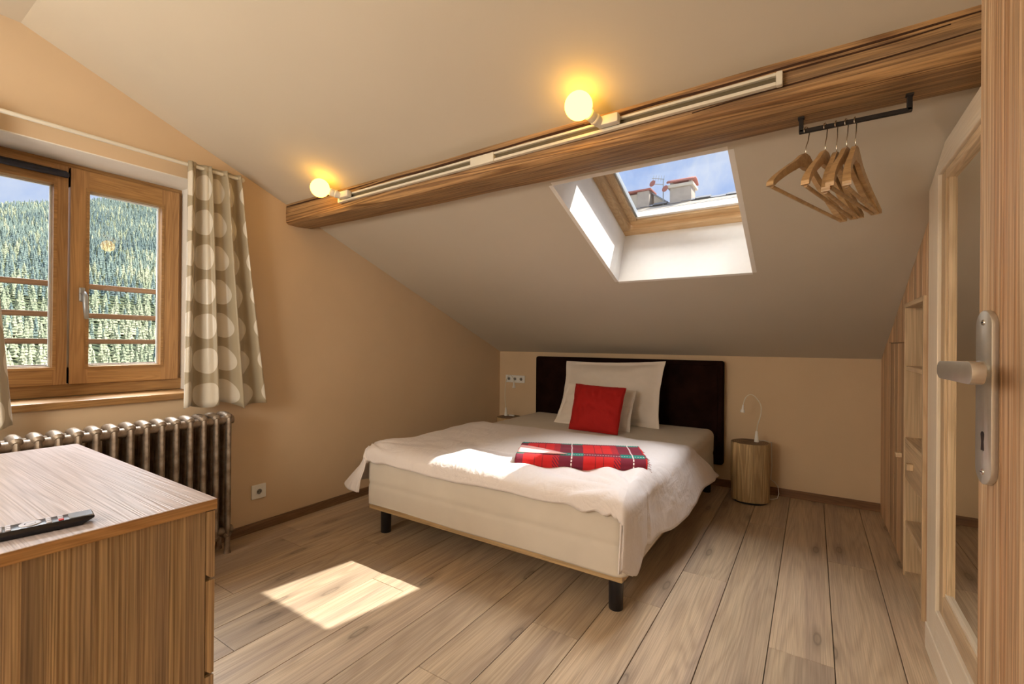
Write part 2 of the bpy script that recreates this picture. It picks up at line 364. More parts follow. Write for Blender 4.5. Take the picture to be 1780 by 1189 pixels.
    def build(s, name, mats, parent=None, smooth=False, bev=0.0, center=True, loc=None):
        me = s.mesh(name, mats, smooth, bev)
        o = bpy.data.objects.new(name, me); COL.objects.link(o)
        if center or loc is not None:
            if loc is None:
                xs = [v.co for v in me.vertices]
                lo = Vector([min(c[i] for c in xs) for i in range(3)]); hi = Vector([max(c[i] for c in xs) for i in range(3)])
                loc = Vector(((lo.x+hi.x)/2, (lo.y+hi.y)/2, lo.z))
            loc = Vector(loc)
            me.transform(Matrix.Translation(-loc)); o.location = loc
        if parent:
            o.parent = parent
            w = world_loc(parent); o.location = o.location-w if not parent.get('_local') else o.location
        return o
def world_loc(o):
    l = o.location.copy()
    while o.parent: o = o.parent; l += o.location
    return l
def tag(o, label=None, cat=None, group=None, kind=None):
    if label: o['label'] = label
    if cat: o['category'] = cat
    if group: o['group'] = group
    if kind: o['kind'] = kind
    return o
def struct(o): o['kind'] = 'structure'; return o
def empty(name, loc, label=None, cat=None, group=None, rz=0):
    o = bpy.data.objects.new(name, None); COL.objects.link(o); o.location = loc; o.empty_display_size = 0.05; o.rotation_euler = (0, 0, rz)
    return tag(o, label, cat, group)
def part(mb, name, mats, parent, **kw):    # mb in local coordinates of a parent (parents unrotated local frame)
    me = mb.mesh(name, mats, kw.pop('smooth', False), kw.pop('bev', 0.0))
    o = bpy.data.objects.new(name, me); COL.objects.link(o); o.parent = parent
    c = kw.pop('at', None)
    if c is not None: o.location = c
    return o

XL, XR, YF, YN = -2.815, 0.40, 4.09, -2.0
def zc(y): return 2.683-0.397*y           # sloping ceiling
RY, RZ = 0.495, 2.4865                     # ridge line where the flat part begins
nsl = Vector((0, 0.397, 1)).normalized()

# ------------------------------------------------------------------ floor
fl = MB().box(XL-0.3, XR+0.35, YN-0.1, YF+0.1, -0.14, -0.022).build('floor', 'gap'); struct(fl)
lines = [XL-0.012, -2.602, -2.398, -2.196, -1.991, -1.788, -1.578, -1.370, -1.166, -0.961, -0.755, -0.547, -0.340, -0.136, 0.073, 0.279, XR+0.05]
ends = [[1.65, -0.4], [1.53, -0.7, 3.6], [1.074, 3.2], [1.79, -0.3], [0.88, 3.0], [1.52, -0.6, 3.7], [0.35, 2.55], [2.2, -0.1], [1.2, 3.4], [1.65, -0.5], [2.05, 0.0], [2.45, 0.3], [3.356, 1.2], [2.016, 0.1], [2.995, 0.9], [0.4]]
for i in range(len(lines)-1):
    ys = sorted([YN]+ends[i]+[YF])
    for a, b in zip(ys[:-1], ys[1:]):
        if b-a < 0.05: continue
        g = 0.0014
        o = MB().box(lines[i]+g, lines[i+1]-g, a+g*0.6, b-g*0.6, -0.022, 0.0).build('plank', 'floor', fl, bev=0.0012)

# ------------------------------------------------------------------ walls
WT = 0.26
wy0, wy1, wz0, wz1 = 0.215, 1.19, 0.872, 2.014
mb = MB()
for poly in ([(YN, -0.02), (wy0, -0.02), (wy0, RZ), (YN, RZ)],
             [(wy0, -0.02), (wy1, -0.02), (wy1, wz0-0.034), (wy0, wz0-0.034)],
             [(wy0, wz1), (wy1, wz1), (wy1, zc(wy1)+0.01), (RY, RZ+0.01), (wy0, RZ+0.01)],
             [(wy1, -0.02), (YF, -0.02), (YF, zc(YF)+0.01), (wy1, zc(wy1)+0.01)]):
    mb.prism(poly, 'x', XL, XL-WT)
wl = mb.build('wall_left', 'wall', center=False); struct(wl)
rv = MB()
rv.box(XL-WT+0.02, XL+0.0006, wy0, wy1, wz1-0.004, wz1+0.001).box(XL-WT+0.02, XL-0.0005, wy1-0.004, wy1+0.001, wz0, wz1-0.004).box(XL-WT+0.02, XL-0.0005, wy0-0.001, wy0+0.004, wz0, wz1-0.004)
rv.build('window_reveal', 'white_paint', wl, center=False)
struct(MB().box(XL-WT, XR+0.3, YF, YF+0.15, -0.02, zc(YF)+0.02).build('wall_far', 'wall', center=False))
struct(MB().box(XL-WT, XR+0.3, YN-0.15, YN, -0.02, RZ+0.02).build('wall_near', 'wall', center=False))
# right wall: solid except for the shelf niche
ny0, ny1, nz1 = 2.565, 3.05, 1.365
mb = MB()
mb.prism([(YN, -0.02), (ny0, -0.02), (ny0, zc(ny0)+0.01), (RY, RZ+0.01), (YN, RZ+0.01)], 'x', XR+0.012, XR+0.32)
mb.prism([(ny0, nz1), (ny1, nz1), (ny1, zc(ny1)+0.01), (ny0, zc(ny0)+0.01)], 'x', XR+0.012, XR+0.32)
mb.prism([(ny1, -0.02), (YF, -0.02), (YF, zc(YF)+0.01), (ny1, zc(ny1)+0.01)], 'x', XR+0.012, XR+0.32)
struct(mb.build('wall_right', 'wall', center=False))

# ------------------------------------------------------------------ ceiling with the skylight shaft
sx0, sx1, sy0, sy1 = -1.05, -0.28, 1.955, 2.855
D = 0.37
mb = MB()
def sl(x0, x1, y0, y1, t=0.05):
    o = nsl*t
    a = [Vector((x0, y0, zc(y0))), Vector((x1, y0, zc(y0))), Vector((x1, y1, zc(y1))), Vector((x0, y1, zc(y1)))]
    mb.quadbox(a+[p+o for p in a])
sl(XL-0.02, sx0, RY, YF+0.02); sl(sx1, XR+0.02, RY, YF+0.02); sl(sx0, sx1, RY, sy0); sl(sx0, sx1, sy1, YF+0.02)
mb.box(XL-0.02, XR+0.02, YN-0.02, RY, RZ, RZ+0.05)
ce = mb.build('ceiling', 'ceil', center=False); struct(ce)
def P(x, y, d=0.0): return Vector((x, y, zc(y)))+nsl*d
def shaft(name, pts, out):
    pts = [pts[0]-nsl*0.001, pts[1]-nsl*0.001, pts[2], pts[3]]
    o = Vector(out)*0.02; pts = [p-Vector(out)*0.0015 for p in pts]; o = o+Vector(out)*0.0015; mb = MB().quadbox([pts[0], pts[1], pts[1]+o, pts[0]+o, pts[3], pts[2], pts[2]+o, pts[3]+o]); return mb.build(name, 'white_paint', ce, center=False)
shaft('shaft_side', [P(sx0, sy0), P(sx0, sy1), P(sx0, sy1, D), P(sx0, sy0, D)], (-1, 0, 0))
shaft('shaft_side', [P(sx1, sy0), P(sx1, sy1), P(sx1, sy1, D), P(sx1, sy0, D)], (1, 0, 0))
dd = Vector((0, 1, -0.397)).normalized()
shaft('shaft_side', [P(sx0, sy0), P(sx1, sy0), P(sx1, sy0, D), P(sx0, sy0, D)], -dd)
shaft('shaft_side', [P(sx0, sy1), P(sx1, sy1), P(sx1, sy1, D), P(sx0, sy1, D)], dd)
# outer roof skin, so that daylight only comes in through the skylight
mb = MB()
def slr(x0, x1, y0, y1):
    a = [P(x0, y0, D+0.03), P(x1, y0, D+0.03), P(x1, y1, D+0.03), P(x0, y1, D+0.03)]
    mb.quadbox(a+[p+nsl*0.04 for p in a])
slr(-3.1, sx0-0.02, 0.3, 4.5); slr(sx1+0.02, 1.2, 0.3, 4.5); slr(sx0-0.02, sx1+0.02, 0.3, sy0-0.02); slr(sx0-0.02, sx1+0.02, sy1+0.02, 4.5)
o = mb.build('roof', M['grey_plastic'], center=False); struct(o)

# skylight window (own frame in slope coordinates): u along x, w along slope
SK = empty('window_2', P(sx0, sy1, D)); SK['kind'] = 'structure'
def slope_box(u0, u1, w0, w1, d0, d1, name, mat, parent, bev=0.003):
    # w measured up the slope from the lower edge, d outward
    up = -dd
    mb = MB(); b = []
    for d in (d0, d1):
        for (u, w) in ((u0, w0), (u1, w0), (u1, w1), (u0, w1)): b.append(Vector((u, 0, 0))+up*w+nsl*d)
    mb.quadbox(b); me = mb.mesh(name, mat, bev=bev); o = bpy.data.objects.new(name, me); COL.objects.link(o); o.parent = parent; return o
SW = sx1-sx0; SH = (sy1-sy0)*math.sqrt(1+0.397**2)
fr = 0.05
slope_box(0, SW, 0, fr, -0.03, 0.05, 'frame_rail', 'sky_x', SK); slope_box(0, SW, SH-fr, SH, -0.03, 0.05, 'frame_rail', 'sky_x', SK)
slope_box(0, fr, fr, SH-fr, -0.03, 0.05, 'frame_stile', 'sky_y', SK); slope_box(SW-fr*0.6, SW, fr, SH-fr, -0.03, 0.05, 'frame_stile', 'sky_y', SK)
sa = 0.045; g0 = fr+0.006; gr = SW-fr*0.6-0.006
slope_box(g0, gr, g0, g0+sa, 0.005, 0.06, 'sash_rail', 'sky_x', SK); slope_box(g0, gr, SH-g0-0.19, SH-g0, 0.005, 0.06, 'sash_rail', 'sky_x', SK)
slope_box(g0, g0+sa, g0+sa, SH-g0-0.19, 0.005, 0.06, 'sash_stile', 'sky_y', SK); slope_box(gr-0.03, gr, g0+sa, SH-g0-0.19, 0.005, 0.06, 'sash_stile', 'sky_y', SK)
slope_box(g0+sa-0.002, gr-0.028, g0+sa-0.002, g0+sa+0.018, 0.02, 0.055, 'glazing_bead', 'white_paint', SK, 0.002)
slope_box(g0+sa-0.002, g0+sa+0.012, g0+sa+0.018, SH-g0-0.19, 0.02, 0.055, 'glazing_bead', 'alu', SK, 0.002)
slope_box(g0+sa-0.004, gr-0.026, g0+sa-0.004, SH-g0-0.186, 0.036, 0.040, 'pane', 'glass', SK, 0)

# ------------------------------------------------------------------ baseboards
struct(MB().box(XL+0.0, XL+0.014, 1.30, YF-0.016, 0.0, 0.055).build('baseboard_left', 'skirting_y', bev=0.002))
struct(MB().box(XL, XR-0.001, YF-0.016, YF, 0.0, 0.058).build('baseboard_far', 'skirting', bev=0.002))

# ------------------------------------------------------------------ window_1
WX = -3.035
W1 = empty('window_1', (WX, 0.703, 0.872)); W1['kind'] = 'structure'
def wp(name, x0, x1, y0, y1, z0, z1, mat, parent=W1, bev=0.003):
    return MB().box(x0, x1, y0, y1, z0, z1).build(name, mat, parent, bev=bev)
wp('frame_rail', WX-0.05, WX-0.012, wy0, wy1, 1.975, 2.012, 'win_y'); wp('frame_rail', WX-0.05, WX-0.004, wy0, wy1, 0.873, 0.935, 'win_y')
wp('frame_stile', WX-0.05, WX-0.012, wy0, wy0+0.045, 0.935, 1.975, 'win_z'); wp('frame_stile', WX-0.05, WX-0.012, wy1-0.045, wy1, 0.935, 1.975, 'win_z')
wp('window_board', XL-WT, XL+0.022, wy0+0.002, wy1-0.002, 0.838, 0.871, 'win_y', bev=0.004)
def sash(y0, y1, st_l, st_r):
    s = empty('sash', (0, 0, 0)); s.parent = W1; s.location = Vector((WX, (y0+y1)/2, 0.93))-W1.location
    zb, zt, gb, gt = 0.93, 1.985, 1.015, 1.888
    wp('sash_rail', WX-0.045, WX+0.012, y0, y1, zb, gb, 'win_y', s); wp('sash_rail', WX-0.045, WX+0.012, y0, y1, gt, zt, 'win_y', s)
    wp('sash_stile', WX-0.045, WX+0.0125, y0, y0+st_l, zb, zt, 'win_z', s); wp('sash_stile', WX-0.045, WX+0.0125, y1-st_r, y1, zb, zt, 'win_z', s)
    wp('pane', WX-0.024, WX-0.020, y0+st_l-0.002, y1-st_r+0.002, gb-0.002, gt+0.002, 'glass', s, 0)
    # light grey spacer around the pane
    b = MB(); a0, a1 = y0+st_l, y1-st_r; t = 0.007
    for (p, q, r_, s_) in ((a0, a1, gb, gb+t), (a0, a1, gt-t, gt), (a0, a0+t, gb+t, gt-t), (a1-t, a1, gb+t, gt-t)): b.box(WX-0.034, WX-0.0245, p, q, r_, s_)
    b.build('pane_spacer', 'white_plastic', s)
    b = MB(); t = 0.012
    for (p, q, r_, s_) in ((a0-t, a1+t, gb-t, gb), (a0-t, a1+t, gt, gt+t), (a0-t, a0, gb, gt), (a1, a1+t, gb, gt)): b.box(WX+0.011, WX+0.017, p, q, r_, s_)
    b.build('glazing_bead', 'win_y', s)
    return s
sash(0.240, 0.698, 0.07, 0.052); sR = sash(0.706, 1.165, 0.070, 0.085)
h = MB().box(WX+0.012, WX+0.022, 0.738, 0.762, 1.335, 1.405).build('handle_plate', 'alu', W1, bev=0.005)
h = MB().tube([(WX+0.018, 0.75, 1.375), (WX+0.05, 0.75, 1.376), (WX+0.062, 0.75, 1.36), (WX+0.062, 0.752, 1.30), (WX+0.058, 0.757, 1.25)], [0.009, 0.009, 0.011, 0.010, 0.008], 12).build('handle', 'alu', W1, smooth='all')
# balcony railing outside
rl = empty('balcony_railing', (-3.4, 0.7, 0.95), 'brown wooden balcony rails crossing behind the lower window panes', 'railing')
for zz in (1.445, 1.282, 1.138, 1.0):
    MB().box(-3.42, -3.38, -0.6, 2.2, zz-0.014, zz+0.014).build('rail', 'bars', rl, bev=0.003)
for yy in (-0.55, 2.15): MB().box(-3.46, -3.42, yy-0.03, yy+0.03, -0.5, 1.47).build('post', 'bars', rl, bev=0.004)

# roller blind
bl = empty('roller_blind', (WX+0.03, 0.45, 1.94), 'rolled up dark navy blind cassette across the top of the left window casement', 'blind')
MB().lathe([(0.011, 0), (0.015, 0.004), (0.015, 0.44), (0.011, 0.444)], (WX+0.031, 0.25, 1.937), (0, 1, 0), 16).build('roll', plain('navy_blind', (0.008, 0.012, 0.03), 0.35, nz=0.5, nscale=60), bl, smooth=True)
MB().box(WX+0.0135, WX+0.030, 0.25, 0.69, 1.931, 1.957).build('cassette', 'black', bl, bev=0.003)

# curtain rod
rd = empty('curtain_rod', (-2.74, 0.75, 2.067), 'thin white metal curtain rod above the window', 'curtain rod')
MB().tube([(-2.74, -0.25, 2.067), (-2.74, 0.5, 2.067), (-2.74, 1.36, 2.067)], 0.009, 14).build('rod', 'white_metal', rd, smooth=True)
for yy in (1.34, -0.2): MB().tube([(XL+0.0, yy, 2.067), (-2.742, yy, 2.067)], 0.007, 10).build('bracket', 'white_metal', rd, smooth=True)
MB().sphere((-2.74, 1.366, 2.067), 0.013, 14, 8).build('finial', 'white_metal', rd, smooth='all')

def curtain(name, y0t, y1t, y0b, y1b, zb, label, flip=False, ph=0.0):
    zt = 2.082; nu, nv = 110, 40; wid = 0.66
    def fold(u, v):
        k = 0.5+0.5*v
        return (0.027*math.sin(2*PI*(3.1*u+ph)+0.6*v)+0.012*math.sin(2*PI*(7.3*u+ph*2)+1.0*v)*(1-0.5*v))*(0.8+0.6*v)
    def fn(u, v):
        yt = y0t+(y1t-y0t)*u; yb = y0b+(y1b-y0b)*u
        e = v**1.15
        y = yt+(yb-yt)*e+0.010*math.sin(2*PI*(3.1*u+ph)+1.2)*(0.6+0.4*v)
        hem = 0.014*math.sin(2*PI*(2.2*u)+0.7)+0.015*math.sin(5*u)
        z = zt+(zb+hem-zt)*v
        x = -2.735+fold(u, v)+0.018*v
        if v < 0.05: x = -2.735+(x+2.735)*(0.6+0.4*v/0.05)
        return (x, y, z)
    mb = MB().grid(fn, nu, nv, uvf=lambda u, v: (u*wid*1.0+0.05, (1-v)*1.31+0.03))
    cu = mb.build('cloth', 'curtain', None, smooth='all')
    t = empty(name, (-2.735, (y0b+y1b)/2, zb), label, 'curtain', 'satin curtains at the window')
    cu.parent = t; cu.location -= t.location
    md = cu.modifiers.new('s', 'SOLIDIFY'); md.thickness = 0.0015
    # heading tape and hem
    h = MB().grid(lambda u, v: Vector(fn(u, 0.0))+Vector((0.003, 0, 0.004-0.03*v)), 60, 1).build('heading', 'curtain', t, smooth='all')
    h.modifiers.new('s', 'SOLIDIFY').thickness = 0.001
    return t
curtain('curtain', 1.085, 1.345, 1.055, 1.475, 0.79, 'pale taupe satin curtain with big shiny discs, right of the window above the radiator')
curtain('curtain', 0.02, 0.385, 0.0, 0.475, 0.80, 'pale taupe satin curtain cut off by the left edge of the photo', ph=0.35)

# ------------------------------------------------------------------ beam
bt = empty('ceiling_beam', (-1.2, 1.77, 1.9), 'long rough wooden beam crossing the sloping ceiling from left wall to door', 'beam')
nX = 70
def beam_mesh():
    mb = MB(); prof = [(1.675, 2.03), (1.675, 1.965), (1.676, 1.905), (1.690, 1.893), (1.76, 1.893), (1.85, 1.897), (1.866, 1.908), (1.868, 1.95)]
    n = len(prof)
    for i in range(nX+1):
        x = XL-0.002+(XR+0.016-XL)*i/nX; warp = 0.007*math.sin((x+2.8)*1.1)
        for j, (y, z) in enumerate(prof):
            dy = 0.006*noise.noise(Vector((x*2.2, j*1.3, 0))); dz = 0.006*noise.noise(Vector((x*2.0, j*1.7, 5)))
            k_ = (x-XL)/3.2; dy -= 0.030*k_*(y < 1.70); dz += 0.012*k_*(z < 2.0)*(y < 1.70)
            mb.v.append((x, y+dy+warp*0.4, z+(dz-warp*0.4 if z < 2.0 and j != n-1 else 0)))
    for i in range(nX):
        for j in range(n-1):
            a = i*n+j; mb.f.append([a, a+1, a+n+1, a+n]); mb.m.append(0)
    mb.f.append(list(range(n))); mb.m.append(0); mb.f.append([nX*n+k for k in reversed(range(n))]); mb.m.append(0)
    return mb
beam_mesh().build('timber', 'beam', bt, smooth=True)
# long shrinkage cracks along the front face
def crack(x0, x1, z0, z1, w, seed):
    mb = MB(); N = 26
    for i in range(N+1):
        t = i/N; x = x0+(x1-x0)*t; z = z0+(z1-z0)*t+0.006*noise.noise(Vector((x*3, seed, 1))); ww = w*math.sin(PI*min(1, max(0.02, t)))**0.6+0.0006
        y = 1.675+0.006*noise.noise(Vector((x*2.2, 1.3, 0)))+0.4*0.007*math.sin((x+2.8)*1.1)-0.0035-0.030*(x-XL)/3.2
        mb.v += [(x, y, z-ww), (x, y, z+ww), (x, y+0.01, z+ww), (x, y+0.01, z-ww)]
    for i in range(N):
        a = i*4
        for k in range(4): mb.f.append([a+k, a+(k+1) % 4, a+4+(k+1) % 4, a+4+k]); mb.m.append(0)
    mb.build('crack', 'crack', bt)
crack(XL+0.01, -1.95, 2.001, 2.006, 0.0035, 1); crack(-2.1, -0.75, 1.992, 2.004, 0.004, 2); crack(-1.0, 0.38, 1.998, 2.012, 0.0035, 3); crack(-0.5, 0.3, 1.985, 2.001, 0.002, 4); crack(-0.35, 0.36, 1.94, 1.965, 0.0015, 5)

# ------------------------------------------------------------------ light track and bulbs
tk = empty('lighting_track', (-1.18, 1.655, 1.955), 'long white electrified lighting track screwed along the wooden beam', 'light track')
YT = 1.669
def skew(mb):
    mb.v = [(a, b-0.024*(a+2.25)/2.16, c+0.013*(a+2.25)/2.16) for a, b, c in mb.v]; return mb
def track(x0, x1):
    z0, z1 = 1.936, 1.975; zt = 0.0
    skew(MB().box(x0, x1, YT-0.019, YT, z0, z0+0.011)).build('rail_flange', 'white_metal', tk, bev=0.0015)
    skew(MB().box(x0, x1, YT-0.019, YT, z1-0.009, z1)).build('rail_flange', 'white_metal', tk, bev=0.0015)
    skew(MB().box(x0, x1, YT-0.006, YT, z0+0.011, z1-0.009)).build('rail_slot', 'track_slot', tk)
track(-2.245, -1.30); track(-1.17, -0.10)
skew(MB().box(-1.30, -1.17, YT-0.022, YT, 1.935, 1.976)).build('joint_cover', 'white_metal', tk, bev=0.003)
for x in (-2.262, -0.10): skew(MB().box(x, x+0.018, YT-0.021, YT, 1.934, 1.977)).build('end_cap', 'white_metal', tk, bev=0.003)
def bulb(xa, za, d, label):
    YT = 1.669-0.024*(xa+2.25)/2.16; za = za+0.013*(xa+2.25)/2.16
    t = empty('globe_lamp', (xa, YT-0.02, za), label, 'lamp', 'globe bulbs on the track')
    MB().box(xa-0.055, xa+0.03, YT-0.052, YT-0.019, za-0.017, za+0.019).build('adapter', 'white_metal', t, bev=0.007, smooth=True)
    d = Vector(d).normalized(); b = Vector((xa-0.045, YT-0.045, za))
    MB().lathe([(0.017, -0.01), (0.019, 0.0), (0.019, 0.012), (0.0215, 0.016), (0.0215, 0.022), (0.019, 0.026), (0.0205, 0.03), (0.0205, 0.05), (0.017, 0.052)], b, d, 24).build('socket', 'white_metal', t, smooth=True)
    c = b+d*0.104
    prof = [(0.016, 0.050), (0.0165, 0.058)]+[(0.05*math.sin(a), 0.104-0.05*math.cos(a)) for a in [0.42+(PI-0.44)*k/18 for k in range(19)]]
    MB().lathe(prof, b, d, 32).build('bulb', 'bulb', t, smooth='all')
bulb(-2.165, 1.962, (-0.75, -1, 0.35), 'lit globe bulb on the track near the left wall, smaller in view')
bulb(-0.625, 1.962, (-0.45, -1, 0.36), 'lit globe bulb in the middle of the track, larger in view')

# ------------------------------------------------------------------ hanging rail and hangers
hr = empty('hanging_rail', (0.1, 1.77, 1.84), 'black forged iron bracket rail under the beam holding clothes hangers', 'rail')
def sqbar(a, b, r=0.0065):
    a, b = Vector(a), Vector(b); t = (b-a).normalized(); y = Vector((0, 1, 0)); z = t.cross(y).normalized()
    return MB().quadbox([a+(-y-z)*r, a+(y-z)*r, a+(y+z)*r, a+(-y+z)*r, b+(-y-z)*r, b+(y-z)*r, b+(y+z)*r, b+(-y+z)*r])
sqbar((-0.042, 1.77, 1.845), (0.240, 1.77, 1.845)).build('bar', 'iron', hr, bev=0.002)
sqbar((-0.036, 1.77, 1.842), (-0.036, 1.77, 1.897)).build('arm', 'iron', hr, bev=0.002)
sqbar((0.234, 1.77, 1.842), (0.234, 1.77, 1.897)).build('arm', 'iron', hr, bev=0.002)
for x in (-0.036, 0.234): MB().box(x-0.009, x+0.009, 1.760, 1.780, 1.885, 1.892).build('foot_plate', 'iron', hr, bev=0.001)

def hanger(x, yaw, tilt, label, hook=0.09, dz=0.0):
    t = empty('coat_hanger', (x, 1.77, 1.8515), label, 'hanger', 'wooden hangers on the iron rail')
    t.rotation_euler = (0, tilt, yaw)
    # local: hanger lies in XZ plane, hook crosses the bar along local Y
    pts = [(0.003, 0, -hook), (0.001, 0, -hook+0.03), (0.012, 0, -hook+0.055)]
    for k in range(11):
        a = -0.5+k*(PI+0.9)/10; pts.append((0.0+0.016*math.cos(a), 0, -0.011+0.016*math.sin(a)))
    mb = MB().tube(pts, 0.0016, 8); part(mb, 'hook', 'steel_wire', t, smooth='all')
    # shoulders: two arms, curved forward a little
    N = 14; mb = MB()
    top = -hook+0.004
    for i in range(-N, N+1):
        s = i/N; X = 0.222*s; a = abs(s)
        zt = top-0.012*min(1, (a*4)**2)-0.155*max(0, a-0.06)**1.12-0.022*max(0, a-0.85)**1.0
        hgt = 0.034*(1-0.35*a)+0.016*math.exp(-(a*7)**2); zb = zt-hgt+ (0.010*(a > 0.97))
        yb = -0.022*a**2.2; w = 0.0065+0.004*a**2
        mb.v += [(X, yb-w, zb), (X, yb+w, zb), (X, yb+w, zt), (X, yb-w, zt)]
    for i in range(2*N):
        b = i*4
        for k in range(4): mb.f.append([b+k, b+(k+1) % 4, b+4+(k+1) % 4, b+4+k]); mb.m.append(0)
    e = 2*N*4; mb.f.append([0, 1, 2, 3]); mb.f.append([e+3, e+2, e+1, e]); mb.m += [0, 0]
    part(mb, 'shoulder_bar', 'hanger', t, smooth=True)
    zend = top-0.012-0.155*0.9**1.12-0.022*0.1-0.018
    part(MB().tube([(-0.205, -0.018, zend), (0.205, -0.018, zend)], 0.0055, 10), 'trouser_bar', 'hanger', t, smooth=True)
    return t
R_ = math.radians
hanger(-0.020, R_(64), 0.10, 'wooden coat hanger nearest the left end of the iron rail, reaching furthest left')
hanger(0.030, R_(72), 0.05, 'wooden coat hanger second from the left on the iron rail')
hanger(0.058, R_(76), -0.02, 'wooden coat hanger in the middle of the five on the iron rail', hook=0.098)
hanger(0.084, R_(72), 0.0, 'wooden coat hanger second from the right on the iron rail, overlapping its neighbours')
hanger(0.106, R_(76), -0.02, 'wooden coat hanger furthest right of the five on the iron rail')

# ------------------------------------------------------------------ built-in closet on the right wall
cl_ = empty('built_in_cupboard', (XR, 3.2, 0), 'built-in cupboard wall of striped vertical spruce boards under the slope', 'cupboard')
def board(y0, y1, z0, z1=None, x0=XR, x1=XR+0.012, name='board', parent=cl_, mat='closet'):
    a = zc(y0)-0.002 if z1 is None else min(z1, zc(y0)-0.002); b = zc(y1)-0.002 if z1 is None else min(z1, zc(y1)-0.002)
    g = 0.0012
    return MB().prism([(y0+g, z0), (y1-g, z0), (y1-g, b), (y0+g, a)], 'x', x0, x1).build(name, mat, parent, bev=0.0008)
rw = random.Random(3)
def boards(ya, yb, z0, z1=None, parent=cl_, x0=XR, x1=XR+0.012, w=0.06):
    y = ya
    while y < yb-1e-4:
        ww = w*rw.uniform(0.75, 1.25); e = y+ww
        if yb-e < 0.035: e = yb
        board(y, e, z0, z1, x0-rw.uniform(0, 0.0015), x1, parent=parent); y = e
boards(2.375, ny0, 0.0); boards(ny0, ny1, nz1); boards(ny1, 3.10, 0.0); boards(3.10, 3.74, 1.172); boards(3.74, YF, 0.0)
MB().prism([(2.355, 0.0), (2.375, 0.0), (2.375, zc(2.375)-0.003), (2.355, zc(2.355)-0.003)], 'x', XR-0.008, XR+0.012).build('edge_strip', 'closet', cl_, bev=0.001)
sd = empty('door', (0, 0, 0)); sd.parent = cl_; sd.location = Vector((XR, 3.42, 0.01))-cl_.location
boards(3.103, 3.737, 0.012, 1.166, parent=sd, x0=XR-0.004, x1=XR+0.010)
MB().box(XR-0.030, XR-0.004, 3.15, 3.19, 0.565, 0.59).build('knob', 'niche_y', sd, bev=0.004)
# niche
def nb(name, x0, x1, y0, y1, z0, z1, mat='niche', bev=0.0015): return MB().box(x0, x1, y0, y1, z0, z1).build(name, mat, cl_, bev=bev)
nb('side_panel', XR-0.012, XR+0.27, ny0, ny0+0.02, 0.0, nz1); nb('side_panel', XR-0.012, XR+0.27, ny1-0.02, ny1, 0.0, nz1)
nb('top_panel', XR-0.012, XR+0.27, ny0+0.02, ny1-0.02, nz1-0.022, nz1, 'niche_y'); nb('back_panel', XR+0.25, XR+0.262, ny0+0.02, ny1-0.02, 0.0, nz1-0.022)
for z in (1.03, 0.255, 0.0): nb('shelf', XR-0.006, XR+0.25, ny0+0.02, ny1-0.02, z, z+0.022, 'niche_y')
nb('shelf', XR-0.010, XR+0.25, ny0+0.02, ny1-0.02, 0.672, 0.694, 'niche_y')
dr = empty('drawer', (0, 0, 0)); dr.parent = cl_; dr.location = Vector((XR, 2.81, 0.5))-cl_.location
MB().box(XR-0.008, XR+0.012, ny0+0.023, ny1-0.023, 0.492, 0.668).build('drawer_front', 'niche_y', dr, bev=0.002)
MB().box(XR+0.012, XR+0.24, ny0+0.03, ny1-0.03, 0.497, 0.66).build('drawer_box', 'niche_y', dr)
MB().box(XR-0.034, XR-0.008, 2.79, 2.83, 0.575, 0.605).build('knob', 'niche', dr, bev=0.004)

# mirrored door frame further along the right wall
mr = empty('mirror_door', (XR-0.02, 1.7, 0.0), 'tall mirrored closet door in a whitewashed wooden frame on the right wall', 'mirror')
mx0, mx1 = XR-0.030, XR+0.011
my0, my1 = 0.95, 2.352
def clipz(y, z): return min(z, zc(y)-0.003)
def mprism(name, ya, yb, za, zb, mat, x0=mx0, x1=mx1, bev=0.003, top_clip=True):
    poly = [(ya, za), (yb, za)]
    if zb > zc(yb)-0.003:
        yc = (2.683-0.003-zb)/0.397
        poly += [(yb, zc(yb)-0.003)] + ([(yc, zb), (ya, zb)] if yc > ya+0.002 else [(ya, zc(ya)-0.003)])
    else: poly += [(yb, zb), (ya, zb)]
    return MB().prism(poly, 'x', x0, x1).build(name, mat, mr, bev=bev)
zt = 1.845
mprism('casing', my1-0.15, my1, 0.10, zt, 'whitewash'); mprism('casing', my0, my0+0.15, 0.10, zt, 'whitewash')
mprism('casing', my0+0.15, my1-0.15, zt-0.085, zt, 'whitewash_y'); mprism('casing', my0+0.15, my1-0.15, 0.10, 0.215, 'whitewash_y')
mprism('plinth', my0-0.01, my1, 0.0, 0.10, 'whitewash_y', x0=mx0-0.004)
a0, a1, b0, b1 = my0+0.15, my1-0.15, 0.215, zt-0.085
sw = 0.055
mprism('stile', a1-sw, a1, b0, b1, 'niche', x0=mx0+0.010); mprism('stile', a0, a0+sw, b0, b1, 'niche', x0=mx0+0.010)
mprism('rail', a0+sw, a1-sw, b1-0.03, b1, 'niche_y', x0=mx0+0.010); mprism('rail', a0+sw, a1-sw, b0, b0+0.075, 'niche_y', x0=mx0+0.010)
e0, e1, g0_, g1_ = a0+sw, a1-sw, b0+0.075, b1-0.03
mprism('glass_bead', e1-0.012, e1, g0_, g1_, 'niche', x0=mx0+0.018, bev=0.001); mprism('glass_bead', e0, e0+0.012, g0_, g1_, 'niche', x0=mx0+0.018, bev=0.001)
mprism('glass_bead', e0, e1, g0_, g0_+0.012, 'whitewash_y', x0=mx0+0.016, bev=0.001)
MB().box(mx0+0.026, mx0+0.030, e0, e1, g0_, g1_).build('mirror_glass', 'mirror', mr)

